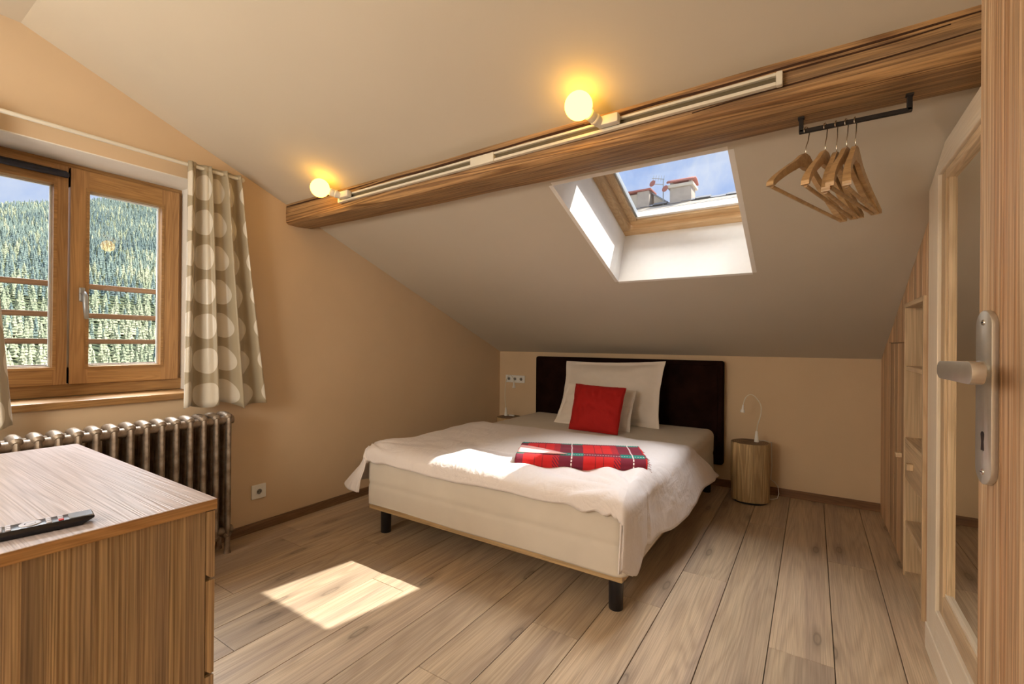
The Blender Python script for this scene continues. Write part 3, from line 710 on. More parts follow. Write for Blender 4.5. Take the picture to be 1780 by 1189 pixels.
# ------------------------------------------------------------------ open door at the right edge
a8 = R_(8)
dd_ = empty('door_1', (0.2023, 0.934, 0.0)); dd_['kind'] = 'structure'
dd_.rotation_euler = (0, 0, a8-PI/2)      # local +x runs along the leaf from the free edge towards the hinge
xs = [0.0, 0.062, 0.135, 0.205, 0.30, 0.40, 0.49, 0.58, 0.66, 0.74]
for p, q in zip(xs[:-1], xs[1:]):
    part(MB().box(p+0.0006, q-0.0006, 0.0, 0.04, 0.012, 2.03), 'board', 'door', dd_, bev=0.0015)
# orientation check: local -y must face the room (towards -x world)
def rounded(w, h, r, n=8):
    pts = []
    for cx, cy, a in ((w-r, h-r, 0), (-(w-r), h-r, 1), (-(w-r), -(h-r), 2), (w-r, -(h-r), 3)):
        for k in range(n+1):
            t = (a+k/n)*PI/2; pts.append((cx+r*math.cos(t), cy+r*math.sin(t)))
    return pts
pc = (0.0345, 1.080)
pl = MB().prism([(pc[0]+u, pc[1]+v) for u, v in rounded(0.0225, 0.121, 0.0225)], 'y', -0.008, 0.0)
pl_o = part(pl, 'handle_plate', 'steel', dd_, bev=0.0015, smooth=True)
hz = 1.118
part(MB().lathe([(0.013, 0), (0.013, 0.005), (0.0105, 0.007), (0.0105, 0.012)], (pc[0], -0.008, hz), (0, -1, 0), 24), 'rosette', 'steel', dd_, smooth=True)
lv = MB()
lv.tube([(pc[0], -0.008, hz), (pc[0], -0.035, hz), (pc[0]+0.001, -0.046, hz)], [0.0095, 0.0095, 0.011], 18)
lv.prism([(pc[0]+0.044+u*(1.0), hz-0.001+v*(1.0+0.10*(u/0.055))) for u, v in rounded(0.054, 0.0135, 0.0125)], 'y', -0.055, -0.041)
part(lv, 'lever', 'steel', dd_, smooth=True, bev=0.0025)
kh = MB().prism([(pc[0]+u, 1.018+v) for u, v in [(0.0045*math.cos(t), 0.010+0.0045*math.sin(t)) for t in [PI*k/6-0.3 for k in range(8)]]+[(-0.0026, 0.0), (-0.004, -0.012), (0.004, -0.012), (0.0026, 0.0)]], 'y', -0.0086, -0.0075)
part(kh, 'keyhole', 'black', dd_)
for z in (1.080+0.104, 1.080-0.104):
    part(MB().lathe([(0.0042, 0), (0.0036, 0.0012)], (pc[0], -0.008, z), (0, -1, 0), 14), 'screw', 'steel_wire', dd_, smooth=True)
    part(MB().box(pc[0]-0.0028, pc[0]+0.0028, -0.0096, -0.0090, z-0.0005, z+0.0005), 'screw_slot', 'black', dd_)

# ------------------------------------------------------------------ bed
bx0, bx1, by0, by1 = -2.27, -0.645, 1.865, 3.95
bd = empty('bed', ((bx0+bx1)/2, 2.9, 0), 'large low double bed with cream mattress, dark velvet headboard and black legs', 'bed')
def rbox(x0, x1, y0, y1, z0, z1, r, seg=3, wob=0.0, sub=0.12):
    bm = bmesh.new(); bmesh.ops.create_cube(bm, size=1)
    for v in bm.verts: v.co = Vector(((x0+x1)/2+v.co.x*(x1-x0), (y0+y1)/2+v.co.y*(y1-y0), (z0+z1)/2+v.co.z*(z1-z0)))
    bmesh.ops.bevel(bm, geom=bm.edges[:], offset=r, segments=seg, affect='EDGES', profile=0.5)
    me = bpy.data.meshes.new('x'); bm.to_mesh(me); bm.free(); return me
def link(me, name, mats, parent, smooth=True):
    me.name = name
    for k in (mats if isinstance(mats, (list, tuple)) else [mats]): me.materials.append(M[k])
    if smooth: me.shade_smooth(); 
    o = bpy.data.objects.new(name, me); COL.objects.link(o); o.parent = parent; o.location = -world_loc(parent)
    return o
# mattress wrapped in a fitted sheet: a grid box with soft ripples
def mattress():
    bm = bmesh.new(); bmesh.ops.create_cube(bm, size=1)
    for v in bm.verts: v.co = Vector(((bx0+bx1)/2+v.co.x*(bx1-bx0), (by0+by1)/2+v.co.y*(by1-by0), 0.3275+v.co.z*0.315))
    bmesh.ops.bevel(bm, geom=[e for e in bm.edges if abs(e.verts[0].co.z-e.verts[1].co.z) > 0.1 or e.verts[0].co.z > 0.4], offset=0.055, segments=5, affect='EDGES', profile=0.5)
    bmesh.ops.subdivide_edges(bm, edges=[e for e in bm.edges if e.calc_length() > 0.25], cuts=24, use_grid_fill=True)
    for v in bm.verts:
        c = v.co
        n = noise.noise(Vector((c.x*3, c.y*3, c.z*9)))*0.004
        if c.z > 0.3: n += noise.noise(Vector((c.x*9, c.y*9, c.z*22)))*0.0015
        band = -0.004*math.exp(-((c.z-0.30)/0.012)**2)
        if c.y < by0+0.03: c.y += -(n+band)
        if c.x > bx1-0.03: c.x += n+band
        if c.x < bx0+0.03: c.x -= n+band
        if c.z < 0.18: # scalloped lower edge of the sheet
            c.z += 0.012*noise.noise(Vector((c.x*2.3, c.y*2.3, 3)))+0.009*math.sin(PI*(c.x-bx0)/(bx1-bx0))
    bmesh.ops.recalc_face_normals(bm, faces=bm.faces)
    me = bpy.data.meshes.new('mattress'); bm.to_mesh(me); bm.free(); return me
link(mattress(), 'mattress', 'sheet', bd)
# piping line along the front right vertical corner
MB().box(bx0+0.02, bx1-0.02, by0+0.018, by0+0.05, 0.142, 0.20).build('bed_rail', 'bedwood', bd, bev=0.003)
MB().box(bx0+0.02, bx1-0.02, by1-0.05, by1-0.018, 0.142, 0.20).build('bed_rail', 'bedwood', bd, bev=0.003)
for x in (bx0+0.018, bx1-0.048): MB().box(x, x+0.03, by0+0.05, by1-0.05, 0.142, 0.20).build('side_rail', 'bedwood', bd, bev=0.003)
MB().box(-1.49, -1.43, by0+0.05, by1-0.05, 0.15, 0.19).build('centre_rail', 'bedwood', bd, bev=0.003)
for x, y in ((-2.165, 1.94), (-0.712, 1.94), (-2.165, 3.87), (-0.690, 3.87)):
    MB().lathe([(0.029, 0), (0.031, 0.003), (0.032, 0.145), (0.032, 0.20)], (x, y, 0), seg=28).build('leg', 'black', bd, smooth=True)
hbm = rbox(-2.315, -0.592, 3.985, 4.062, 0.19, 1.02, 0.022, 4)
link(hbm, 'headboard', 'headboard', bd)
hb2 = rbox(-2.275, -0.632, 3.972, 3.99, 0.25, 0.985, 0.008, 2)
link(hb2, 'headboard_panel', 'headboard', bd)

# ------------------------------------------------------------------ duvet
hw = (bx1-bx0)/2; xc = (bx0+bx1)/2; topz = 0.497
def drop(over, r=0.06, flare=0.25):
    """cloth running `over` metres past the bed edge -> (outward, down)"""
    arc = r*PI/2
    if over <= 0: return 0.0, 0.0
    if over < arc: a = over/r; return r*math.sin(a), r*(1-math.cos(a))
    rest = over-arc; return r+rest*math.sin(flare), r+rest*math.cos(flare)
def duvet_pt(u, v):
    # u 0 left .. 1 right, v 0 foot .. 1 head
    sl_, sr = 0.36, 0.262
    s = -(hw+sl_)+u*(2*hw+sl_+sr)
    ov = 0.0; sgn = 0
    e = hw-0.05
    if s > e: ov = s-e; sgn = 1
    elif s < -e: ov = -e-s; sgn = -1
    frac = max(0, min(1, ov/0.30))
    yh = 2.99+0.12*u+(0.42*frac**1.5 if sgn > 0 else 0.10*frac)
    ft = 0.105+ (0.03*frac if sgn > 0 else 0)
    ylen_top = yh-(by0+0.045)
    T = ylen_top+ft
    t = v*T - ft                      # metres past the foot edge when negative
    ovf = max(0, -t); of, df = drop(ovf, 0.05, 0.06)
    y = by0+0.045+max(t, 0)-of
    fl_ = 0.04+0.22*min(1, max(0, t)/0.9)+0.05*math.sin(v*9+2) if sgn > 0 else 0.85-0.35*v
    if sgn > 0: fl_ += 0.18*v**4
    oS, dS = drop(ov, 0.06, fl_)
    x = xc+ (sgn*(e+oS) if sgn else s)
    z = topz-max(dS, df)-0.06*min(dS, df)
    # puff and wrinkles
    body = 0.020*(1-math.exp(-min((1-v)*14, 3)))
    n = 0.010*noise.noise(Vector((s*2.6, t*3.4, 0.3)))+0.006*noise.noise(Vector((s*6+t*3, t*7, 2.0)))
    # folds running diagonally towards the right front corner
    cx_, cy_ = hw, 0.0; dx_, dy_ = s-cx_, t-cy_; rr = math.hypot(dx_, dy_); an = math.atan2(dy_, -dx_)
    n += 0.013*math.exp(-rr*1.5)*min(1, rr*4)*math.sin(an*15+2*noise.noise(Vector((s*3, t*3, 9))))
    cx_ = -hw; dx_ = s-cx_; rr = math.hypot(dx_, t); an = math.atan2(t, dx_)
    n += 0.008*math.exp(-rr*3)*math.sin(an*11)
    hang = min(1, ov/0.12)
    wave = hang*(0.010*math.sin(t*11+1.5*math.sin(t*4))*min(1, max(0, t)/0.25)+0.008*noise.noise(Vector((t*7, s*4, 4))))
    z += (body+n*1.3)*(1-0.7*hang) + 0.018*math.sin(t*6+0.8)*frac*(1 if sgn > 0 else 0.7)
    x += sgn*wave
    if ovf > 0: y -= 0.010*min(1, ovf/0.05)+0.008*noise.noise(Vector((s*5, 0, 1)))*min(1, ovf/0.05)
    if ovf > 0 and sgn:
        k = min(1, ovf/0.10); x -= sgn*oS*(0.85 if sgn < 0 else 0.30)*k; y -= 0.03*k*frac; z += (0.02 if sgn < 0 else 0.0)*k*frac
    if sgn > 0 and t < 0.2: z -= 0.075*frac**3*math.exp(-((t-0.03)/0.06)**2); x -= 0.012*frac
    # raised fold where the duvet laps at the sunny spot
    return (x, y, z)
mb = MB().grid(duvet_pt, 150, 120)
dv = mb.build('duvet', 'duvet', smooth='all')
tag(dv, 'white cotton duvet spread over the bed and hanging down its right side', 'duvet')
md = dv.modifiers.new('s', 'SOLIDIFY'); md.thickness = 0.012; md.offset = 1
# piped hem
hem = [duvet_pt(i/120, 0.0) for i in range(121)]+[duvet_pt(1.0, j/60) for j in range(1, 61)]
hm = MB().tube([Vector(p)+Vector((0, -0.002, 0)) for p in hem], 0.004, 6).build('hem', 'duvet', dv, smooth='all')
def duvet_top(x, y):
    best = min(((duvet_pt(i/60, j/60)) for i in range(61) for j in range(61)), key=lambda p: (p[0]-x)**2+(p[1]-y)**2); return best[2]

# ------------------------------------------------------------------ pillows
def pillow(name, bl, br, tl, tr, thick, mat, label, cat, group=None, flange=0.0, seed=0, pinch=0.05, back=Vector((0, 1, 0))):
    bl, br, tl, tr = map(Vector, (bl, br, tl, tr)); nrm = ((br-bl).cross(tl-bl)).normalized()
    if nrm.dot(Vector((0, -1, 0))) < 0: nrm = -nrm
    N = 36
    def fn(sgn):
        def f(u, v):
            a, b = 2*u-1, 2*v-1
            uu = 0.5+0.5*a*(1-pinch*(1-b*b)); vv = 0.5+0.5*b*(1-pinch*(1-a*a)*(1.0 if b > 0 else 0.3))
            p = bl*(1-uu)*(1-vv)+br*uu*(1-vv)+tl*(1-uu)*vv+tr*uu*vv
            fa, fb = min(1, (1-abs(a))/max(0.02, 1-flange) if False else (1-abs(a))), 1-abs(b)
            ia = max(0, fa-flange)/(1-flange); ib = max(0, fb-flange)/(1-flange)
            h = (1-(1-ia)**2.6)*(1-(1-ib)**2.6); h = h**0.62
            w = 0.22*noise.noise(Vector((a*2.1+seed, b*2.1, seed)))+0.20*noise.noise(Vector((a*5+seed+b*2, b*4, seed+3)))
            rip = 0.004*noise.noise(Vector((a*7+seed, b*7, 1)))+0.003*math.sin(b*9+seed)*(abs(a) > 0.85)
            return p+nrm*(sgn*thick*0.5*h*(1+w)+rip)
        return f
    c = (bl+br)/2
    mb = MB().grid(fn(1), N, N).grid(fn(-1), N, N)
    me = mb.mesh(name, mat, False, 0)
    bm = bmesh.new(); bm.from_mesh(me); bmesh.ops.remove_doubles(bm, verts=bm.verts, dist=0.0004); bmesh.ops.recalc_face_normals(bm, faces=bm.faces); bm.to_mesh(me); bm.free()
    me.shade_smooth(); me.transform(Matrix.Translation(-c)); o = bpy.data.objects.new(name, me); COL.objects.link(o); o.location = c
    # piped seam round the edge
    loop = [fn(0)(i/24, 0) for i in range(24)]+[fn(0)(1, i/24) for i in range(24)]+[fn(0)(1-i/24, 1) for i in range(24)]+[fn(0)(0, 1-i/24) for i in range(25)]
    MB().tube(loop, 0.003, 6).build('seam', mat, o, smooth='all')
    return tag(o, label, cat, group)
pillow('pillow', (-1.935, 3.745, 0.487), (-1.005, 3.66, 0.487), (-1.915, 3.875, 0.985), (-1.012, 3.87, 1.008), 0.17, 'pillow', 'big square white pillow with flanged edge leaning on the dark headboard', 'pillow', 'white pillows', flange=0.10, seed=1.0, pinch=0.055)
pillow('pillow', (-1.83, 3.475, 0.485), (-1.150, 3.40, 0.487), (-1.765, 3.60, 0.810), (-1.165, 3.60, 0.776), 0.13, 'pillow', 'smaller white pillow mostly hidden behind the red cushion', 'pillow', 'white pillows', flange=0.07, seed=5.0, pinch=0.04)
pillow('cushion', (-1.575, 3.235, 0.492), (-1.178, 3.215, 0.492), (-1.610, 3.43, 0.824), (-1.192, 3.43, 0.812), 0.12, 'red', 'plain bright red square cushion standing in front of the white pillows', 'cushion', seed=9.0, pinch=0.03)

# ------------------------------------------------------------------ folded tartan blanket
def blanket():
    A = Vector((-1.268, 1.985, 0)); B = Vector((-0.672, 2.262, 0)); u_ = (B-A).normalized(); Lx = (B-A).length
    w_ = Vector((-u_.y, u_.x, 0)); Dp = 0.35
    z0 = 0.511
    bt_ = empty('blanket', (A+B)/2+Vector((0, 0, z0)), 'folded red tartan wool blanket with green squares lying on the duvet', 'blanket')
    def layer(zb, h, l0, l1, d0, seed, name='fold'):
        # folded layer: rounded front edge, UV continues over the fold
        def fn(u, v):
            per = h*1.5
            X = l0+(Lx-l0-l1)*u
            bulge = 0.004*noise.noise(Vector((X*6, v*5, seed)))
            if v < 0.28:
                a = PI*(v/0.28); yy = d0+h*0.5-h*0.5*math.sin(a); zz = zb+h*0.5-h*0.5*math.cos(a)
            else:
                t = (v-0.28)/0.72; yy = d0+h*0.5+(Dp-d0-h*0.5)*t; zz = zb+h-0.006*t*t
            edge = 0.006*noise.noise(Vector((X*4, seed, 2)))
            p = A+u_*(X+0.01*noise.noise(Vector((v*4, seed, 7))))+w_*(yy+edge); return Vector((p.x, p.y, zz+bulge))
        mb = MB().grid(fn, 60, 24, uvf=lambda u, v: (l0+(Lx-l0-l1)*u+0.259, (v/0.28*0.075 if v < 0.28 else 0.075+(v-0.28)/0.72*Dp)+0.0))
        o = mb.build(name, 'plaid', bt_, smooth='all'); md = o.modifiers.new('s', 'SOLIDIFY'); md.thickness = 0.004; return fn
    layer(z0, 0.022, 0.01, -0.004, 0.010, 1)
    layer(z0+0.022, 0.026, 0.02, 0.004, 0.006, 2)
    fn = layer(z0, 0.068, 0.0, 0.0, 0.0, 3)
    # ends closed by stacked layer edges
    for k in range(5):
        z = z0+0.004+k*0.0125
        for xx, ww in ((0.004, 1), (Lx-0.006, 1)):
            MB().tube([A+u_*xx+w_*(0.02+0.006*k % 0.01)+Vector((0, 0, z+0.004)), A+u_*xx+w_*(Dp*0.5)+Vector((0, 0, z+0.004)), A+u_*xx+w_*(Dp-0.01)+Vector((0, 0, z))], 0.0055, 8).build('fold_edge', 'plaid_back' if k % 2 else 'fringe', bt_, smooth='all')
    # pale reverse corner turned up at the left end
    q = MB().grid(lambda u, v: A+u_*(0.004+0.26*u*(1-v)**0.8)+w_*(0.055+0.19*v+0.0*u)+Vector((0, 0, z0+0.0725-0.006*(max(0, (0.055+0.22*v-0.03))/0.285)**2)), 12, 8)
    o = q.build('turned_corner', 'plaid_back', bt_, smooth='all'); o.modifiers.new('s', 'SOLIDIFY').thickness = 0.003
    fr_ = MB(); rf = random.Random(2)
    for k in range(46):
        yy = 0.004+rf.random()*0.26; zz = z0+0.004+rf.random()*0.055; b = A+u_*(Lx-0.002)+w_*yy+Vector((0, 0, zz))
        fr_.tube([b, b+u_*0.009+Vector((0, 0, -0.002)), b+u_*(0.018+0.005*rf.random())+Vector((0, 0, -0.009))], 0.0011, 4)
    o = fr_.build('fringe', 'fringe', bt_); o['kind'] = 'stuff'
blanket()

# ------------------------------------------------------------------ stump tables and gooseneck lamps
def stump(x, y, r, h, label, seed):
    t = empty('stump_table', (x, y, 0), label, 'side table', 'tree stump bedside tables')
    mb = MB(); seg, rows = 56, 14
    def rad(a, z): return r*(1+0.035*math.sin(2*a+seed)+0.02*math.sin(3*a+seed*2)+0.012*noise.noise(Vector((math.cos(a)*4+seed, math.sin(a)*4, z*6)))+0.02*noise.noise(Vector((math.cos(a)*9, math.sin(a)*9+seed, z*2)))) - (0.014 if abs((a-3.9) % (2*PI)) < 0.07 else 0)
    for j in range(rows+1):
        z = 0.012+(h-0.012)*j/rows
        for i in range(seg):
            a = 2*PI*i/seg; q = rad(a, z)*(0.985 if j in (0, rows) else 1); mb.v.append((q*math.cos(a), q*math.sin(a), z))
    for j in range(rows):
        for i in range(seg):
            a, b = j*seg+i, j*seg+(i+1) % seg; mb.f.append([a, b, b+seg, a+seg]); mb.m.append(0)
    mb.f.append([i for i in reversed(range(seg))]); mb.m.append(0); mb.f.append([rows*seg+i for i in range(seg)]); mb.m.append(1)
    part(mb, 'trunk', ['stump', 'endgrain'], t, smooth=True)
    part(MB().lathe([(r*0.93, 0), (r*0.97, 0.002), (r*0.97, 0.013)], seg=40), 'base', 'black', t, smooth=True)
    return t
stump(-0.385, 3.84, 0.124, 0.432, 'debarked tree stump side table between bed and bare far wall', 1.3)
stump(-2.50, 3.80, 0.125, 0.425, 'debarked tree stump table tucked behind the left side of the bed', 4.1)
def gooseneck(base, pts, head_dir, label):
    b = Vector(base)
    t = empty('gooseneck_lamp', base, label, 'lamp', 'gooseneck reading lamps')
    MB().lathe([(0.016, 0), (0.016, 0.006), (0.0125, 0.03), (0.008, 0.075), (0.0055, 0.08)], b, seg=20).build('base', 'white_plastic', t, smooth=True)
    P_ = [Vector(p) for p in pts]; out = []
    Q = [P_[0]]+P_+[P_[-1]]
    for i in range(1, len(Q)-2):
        for k in range(8):
            s = k/8; a, b_, c, d = Q[i-1], Q[i], Q[i+1], Q[i+2]
            out.append(0.5*((2*b_)+(c-a)*s+(2*a-5*b_+4*c-d)*s*s+(3*b_-a-3*c+d)*s**3))
    out.append(P_[-1])
    MB().tube(out, 0.0034, 8).build('neck', 'white_metal', t, smooth='all')
    MB().lathe([(0.0045, 0), (0.006, 0.01), (0.009, 0.032), (0.014, 0.042), (0.0165, 0.050), (0.0165, 0.056), (0.013, 0.056)], P_[-1]-Vector(head_dir).normalized()*0.004, head_dir, 20).build('lamp_head', 'white_plastic', t, smooth=True)
    return t
gl1 = gooseneck((-0.345, 3.86, 0.433), [(-0.345, 3.86, 0.505), (-0.338, 3.86, 0.56), (-0.318, 3.85, 0.64), (-0.318, 3.84, 0.71), (-0.350, 3.83, 0.765), (-0.385, 3.83, 0.783), (-0.418, 3.83, 0.755), (-0.433, 3.83, 0.70)], (-0.08, 0, -1), 'white gooseneck reading lamp on the stump right of the bed')
gl2 = gooseneck((-2.56, 3.83, 0.426), [(-2.56, 3.83, 0.5), (-2.575, 3.835, 0.60), (-2.575, 3.84, 0.72), (-2.55, 3.83, 0.80), (-2.50, 3.81, 0.835), (-2.455, 3.80, 0.80), (-2.445, 3.795, 0.765)], (0.12, -0.15, -1), 'white gooseneck reading lamp on the stump left of the bed')
MB().box(-2.525, -2.465, 3.83, 3.85, 0.4265, 0.44).build('cord_switch', 'white_plastic', gl2, bev=0.005, smooth=True)
MB().tube([(-2.555, 3.83, 0.431), (-2.54, 3.842, 0.430), (-2.524, 3.84, 0.433)], 0.002, 6).build('cord', 'white_plastic', gl2, smooth='all')
MB().tube([(-0.345, 3.875, 0.437), (-0.30, 3.93, 0.437), (-0.255, 3.965, 0.42), (-0.252, 3.985, 0.24), (-0.262, 4.02, 0.13), (-0.235, 4.035, 0.11), (-0.215, 4.035, 0.08), (-0.208, 4.02, 0.03), (-0.215, 3.98, 0.006), (-0.245, 3.94, 0.004), (-0.28, 3.93, 0.004)], 0.0024, 8).build('cord', 'white_plastic', gl1, smooth='all')

# ------------------------------------------------------------------ sockets
def socket_face(parent, c, nrm, tan, r=0.0195):
    # ring recess with two holes and an earth pin
    MB().lathe([(r, 0.0), (r, 0.004), (r-0.004, 0.0045), (r-0.005, 0.0005)], c, nrm, 24, caps=False).build('socket_ring', 'white_plastic', parent, smooth=True)
    MB().lathe([(r-0.005, 0.0), (r-0.005, 0.001)], Vector(c)+Vector(nrm)*0.0004, nrm, 24).build('socket_well', 'grey_plastic', parent)
    for s in (-1, 1): MB().lathe([(0.0032, 0), (0.0032, 0.0012)], Vector(c)+Vector(tan)*0.0075*s+Vector(nrm)*0.0008, nrm, 10).build('contact_hole', 'black', parent)
    MB().lathe([(0.0022, 0), (0.0018, 0.005)], Vector(c)+Vector((0, 0, 0.008))+Vector(nrm)*0.001, nrm, 10).build('earth_pin', 'steel_wire', parent)
so = empty('power_socket', (XL, 1.515, 0.237), 'white single power socket low on the left wall beside the radiator', 'socket')
MB().box(XL, XL+0.010, 1.472, 1.558, 0.195, 0.280).build('plate', 'white_plastic', so, bev=0.003)
socket_face(so, (XL+0.010, 1.515, 0.2375), (1, 0, 0), (0, 1, 0), 0.021)
so = empty('power_socket', (-2.614, YF, 0.735), 'white triple power socket strip on the far wall above the left stump', 'socket')
MB().box(-2.733, -2.497, YF-0.010, YF, 0.735, 0.812).build('plate', 'white_plastic', so, bev=0.003)
for x in (-2.69, -2.615, -2.54): socket_face(so, (x, YF-0.010, 0.7735), (0, -1, 0), (1, 0, 0), 0.021)

# ------------------------------------------------------------------ radiator
ra = empty('radiator', (XL+0.11, 0.78, 0), 'old bare cast iron column radiator under the window', 'radiator')
rx0, rx1 = XL+0.045, XL+0.185
def section():
    mb = MB(); w = 0.0165
    zb, zt = 0.085, 0.752
    cols = [rx0+0.022, (rx0+rx1)/2, rx1-0.022]
    for x in cols:
        pts = [(x, 0, zb+0.015), (x, 0, zb+0.05), (x, 0, (zb+zt)/2), (x, 0, zt-0.05), (x, 0, zt-0.018)]
        n = len(mb.v)
        mb.tube(pts, [0.011, 0.0135, 0.0135, 0.0135, 0.011], 12, flat=1.55)
    # top and bottom headers, arched
    for z, s in ((zt-0.022, 1), (zb+0.022, -1)):
        pts = []; N = 14
        for k in range(N+1):
            a = k/N; x = rx0+0.012+(rx1-rx0-0.024)*a; zz = z+s*0.012*math.sin(PI*a)**0.5
            pts.append((x, 0, zz))
        mb.tube(pts, [0.012]+[0.021]*(N-1)+[0.012], 10)
        mb.lathe([(0.022, -0.0305), (0.022, 0.0305)], (rx0+0.04, 0, z-s*0.012), (0, 1, 0), 14)
        mb.lathe([(0.022, -0.0305), (0.022, 0.0305)], (rx1-0.04, 0, z-s*0.012), (0, 1, 0), 14)
    return mb
sec = section().mesh('section', 'cast', True)
k = 0; y = 1.262
while y > 0.12:
    o = bpy.data.objects.new('section', sec); COL.objects.link(o); o.parent = ra; o.location = Vector((0, y, 0))-ra.location; y -= 0.0612; k += 1
for yy in (1.262, y+0.0612):
    for xx in (rx0+0.022, rx1-0.022):
        MB().lathe([(0.019, 0), (0.015, 0.02), (0.014, 0.10)], (xx, yy, 0), seg=14).build('foot', 'cast', ra, smooth=True)

# ------------------------------------------------------------------ chest of drawers
cx0, cx1, cy0, cy1, czt = -2.362, -1.263, 0.02, 0.577, 0.75
cd_ = empty('chest_of_drawers', ((cx0+cx1)/2, 0.3, 0), 'striped larch chest of drawers in the left foreground', 'chest of drawers')
MB().box(cx0, cx1, cy0, cy1, czt-0.026, czt).build('top_panel', 'chest_top', cd_, bev=0.0015)
MB().box(cx1-0.0005, cx1+0.0012, cy0+0.001, cy1-0.001, czt-0.0255, czt-0.0008).build('edge_strip', 'chest_edge', cd_)
# side panel of glued vertical staves
ys = [cy0, 0.10, 0.165, 0.232, 0.262, 0.34, 0.395, 0.425, 0.475, 0.552]
for a, b in zip(ys[:-1], ys[1:]): MB().box(cx1-0.028, cx1-0.004, a, b-0.0002, 0.0, czt-0.0265).build('stave', 'chest', cd_, bev=0.0003)
MB().box(cx0+0.004, cx0+0.026, cy0, 0.552, 0.0, czt-0.0265).build('side_panel', 'chest', cd_, bev=0.001)
MB().box(cx0+0.027, cx1-0.029, cy0, cy0+0.01, 0.02, czt-0.027).build('back_panel', 'chest', cd_)
z = czt-0.030
for hgt in (0.168, 0.235, 0.245):
    mb = MB(); z0 = z-hgt
    mb.prism([(0.5535, z0+0.012), (0.5535, z), (0.574, z), (0.574, z0+0.0), (0.566, z0+0.0)], 'x', cx0+0.006, cx1-0.004)
    d_ = empty('drawer', (0, 0, 0)); d_.parent = cd_; d_.location = Vector(((cx0+cx1)/2, 0.56, z0))-cd_.location
    mb.build('drawer_front', 'chest', d_, bev=0.001)
    MB().box(cx0+0.03, cx1-0.03, cy0+0.02, 0.553, z0+0.02, z-0.02).build('drawer_box', 'niche', d_)
    z = z0-0.006
# remote control
rc = empty('remote_control', (-1.347, 0.255, czt), 'black television remote control lying on the chest of drawers', 'remote control', rz=R_(-9))
mb = MB(); secs = []
for y_, w, h in ((-0.115, 0.021, 0.012), (-0.112, 0.0235, 0.016), (0.0, 0.0235, 0.019), (0.078, 0.0235, 0.019), (0.100, 0.021, 0.017)):
    n = len(mb.v); under = 0.0 if y_ < 0.09 else 0.011
    mb.v += [(-w*0.8, y_, under), (w*0.8, y_, under), (w, y_, under*0.5+h*0.55), (w*0.94, y_, h), (-w*0.94, y_, h), (-w, y_, under*0.5+h*0.55)]
for j in range(4):
    for i in range(6): a, b = j*6+i, j*6+(i+1) % 6; mb.f.append([a, b, b+6, a+6]); mb.m.append(0)
mb.f += [[5, 4, 3, 2, 1, 0], [24, 25, 26, 27, 28, 29]]; mb.m += [0, 0]
part(mb, 'case', 'black', rc, smooth=True, bev=0.0008)
M['rc_face'] = plain('remote_grey_face', (0.23, 0.26, 0.30), 0.25, 0.3); M['rc_btn'] = plain('remote_button', (0.50, 0.50, 0.58), 0.35); M['rc_red'] = plain('remote_red_button', (0.5, 0.01, 0.01), 0.4)
part(MB().box(-0.020, 0.020, 0.060, 0.098, 0.0165, 0.0202), 'end_plate', 'rc_face', rc, bev=0.001)
for j, yy in enumerate((-0.095, -0.082, -0.069, -0.056, -0.040, -0.028, 0.030, 0.048)):
    for i, xx in enumerate((-0.0135, 0.0, 0.0135)):
        part(MB().box(xx-0.0052, xx+0.0052, yy-0.0042, yy+0.0042, 0.0165, 0.0208), 'button', 'rc_red' if (j == 7 and i == 2) else 'rc_btn', rc, bev=0.0012)
part(MB().lathe([(0.0165, 0), (0.0165, 0.0025), (0.0155, 0.0035), (0.009, 0.0035), (0.0085, 0.0015)], (0, 0.003, 0.0175), seg=28, caps=False), 'ring_button', 'rc_btn', rc, smooth=True)
part(MB().lathe([(0.007, 0), (0.007, 0.0035)], (0, 0.003, 0.0175), seg=20), 'button', 'rc_btn', rc, smooth=True)

# ------------------------------------------------------------------ outside: forest slope beyond the window
def ground_z(d):
    t = max(0.0, (d-330)/800); return -24+14*max(0, 1-d/200)+(258*t**0.93 if t < 1 else 258-120*(t-1))
def hillpt(d, y): return Vector((-d, y, ground_z(d)+0.30*(y-0.205*d)*max(0, min(1, (d-330)/800))+9*noise.noise(Vector((d*0.004, y*0.006, 0)))*max(0, min(1, (d-300)/300))))
def hill_mat():
    mt, nt, bs = newmat('forest_floor')
    tc = nt.nodes.new('ShaderNodeTexCoord')
    n = noise_n(nt, tc.outputs['Object'], 0.05, 5, 0.7)
    L(nt, ramp(nt, n, [(0.35, (0.045, 0.075, 0.05)), (0.65, (0.15, 0.17, 0.085))]), bs.inputs['Base Color']); bs.inputs['Roughness'].default_value = 1; return mt
M['hill'] = hill_mat()
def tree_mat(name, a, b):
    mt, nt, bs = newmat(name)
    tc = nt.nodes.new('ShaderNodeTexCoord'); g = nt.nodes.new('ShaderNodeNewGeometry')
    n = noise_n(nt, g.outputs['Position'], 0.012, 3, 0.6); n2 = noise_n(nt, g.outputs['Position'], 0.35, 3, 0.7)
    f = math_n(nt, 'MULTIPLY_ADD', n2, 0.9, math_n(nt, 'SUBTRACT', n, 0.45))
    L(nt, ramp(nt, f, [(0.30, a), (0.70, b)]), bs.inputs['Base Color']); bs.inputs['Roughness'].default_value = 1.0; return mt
M['larch'] = tree_mat('pale_hazy_larch', (0.24, 0.29, 0.19), (0.56, 0.56, 0.38))  # distance haze is painted in as a paler crown colour
M['spruce'] = tree_mat('hazy_spruce', (0.13, 0.19, 0.20), (0.30, 0.37, 0.30))  # bluish, lightened tone carries the haze in the colour itself
M['trunk'] = plain('bark', (0.12, 0.08, 0.05), 0.9)
hl = MB().grid(lambda u, v: hillpt(12+1440*v*v, -450+u*1300), 60, 90).build('hillside', 'hill', smooth='all'); struct(hl)
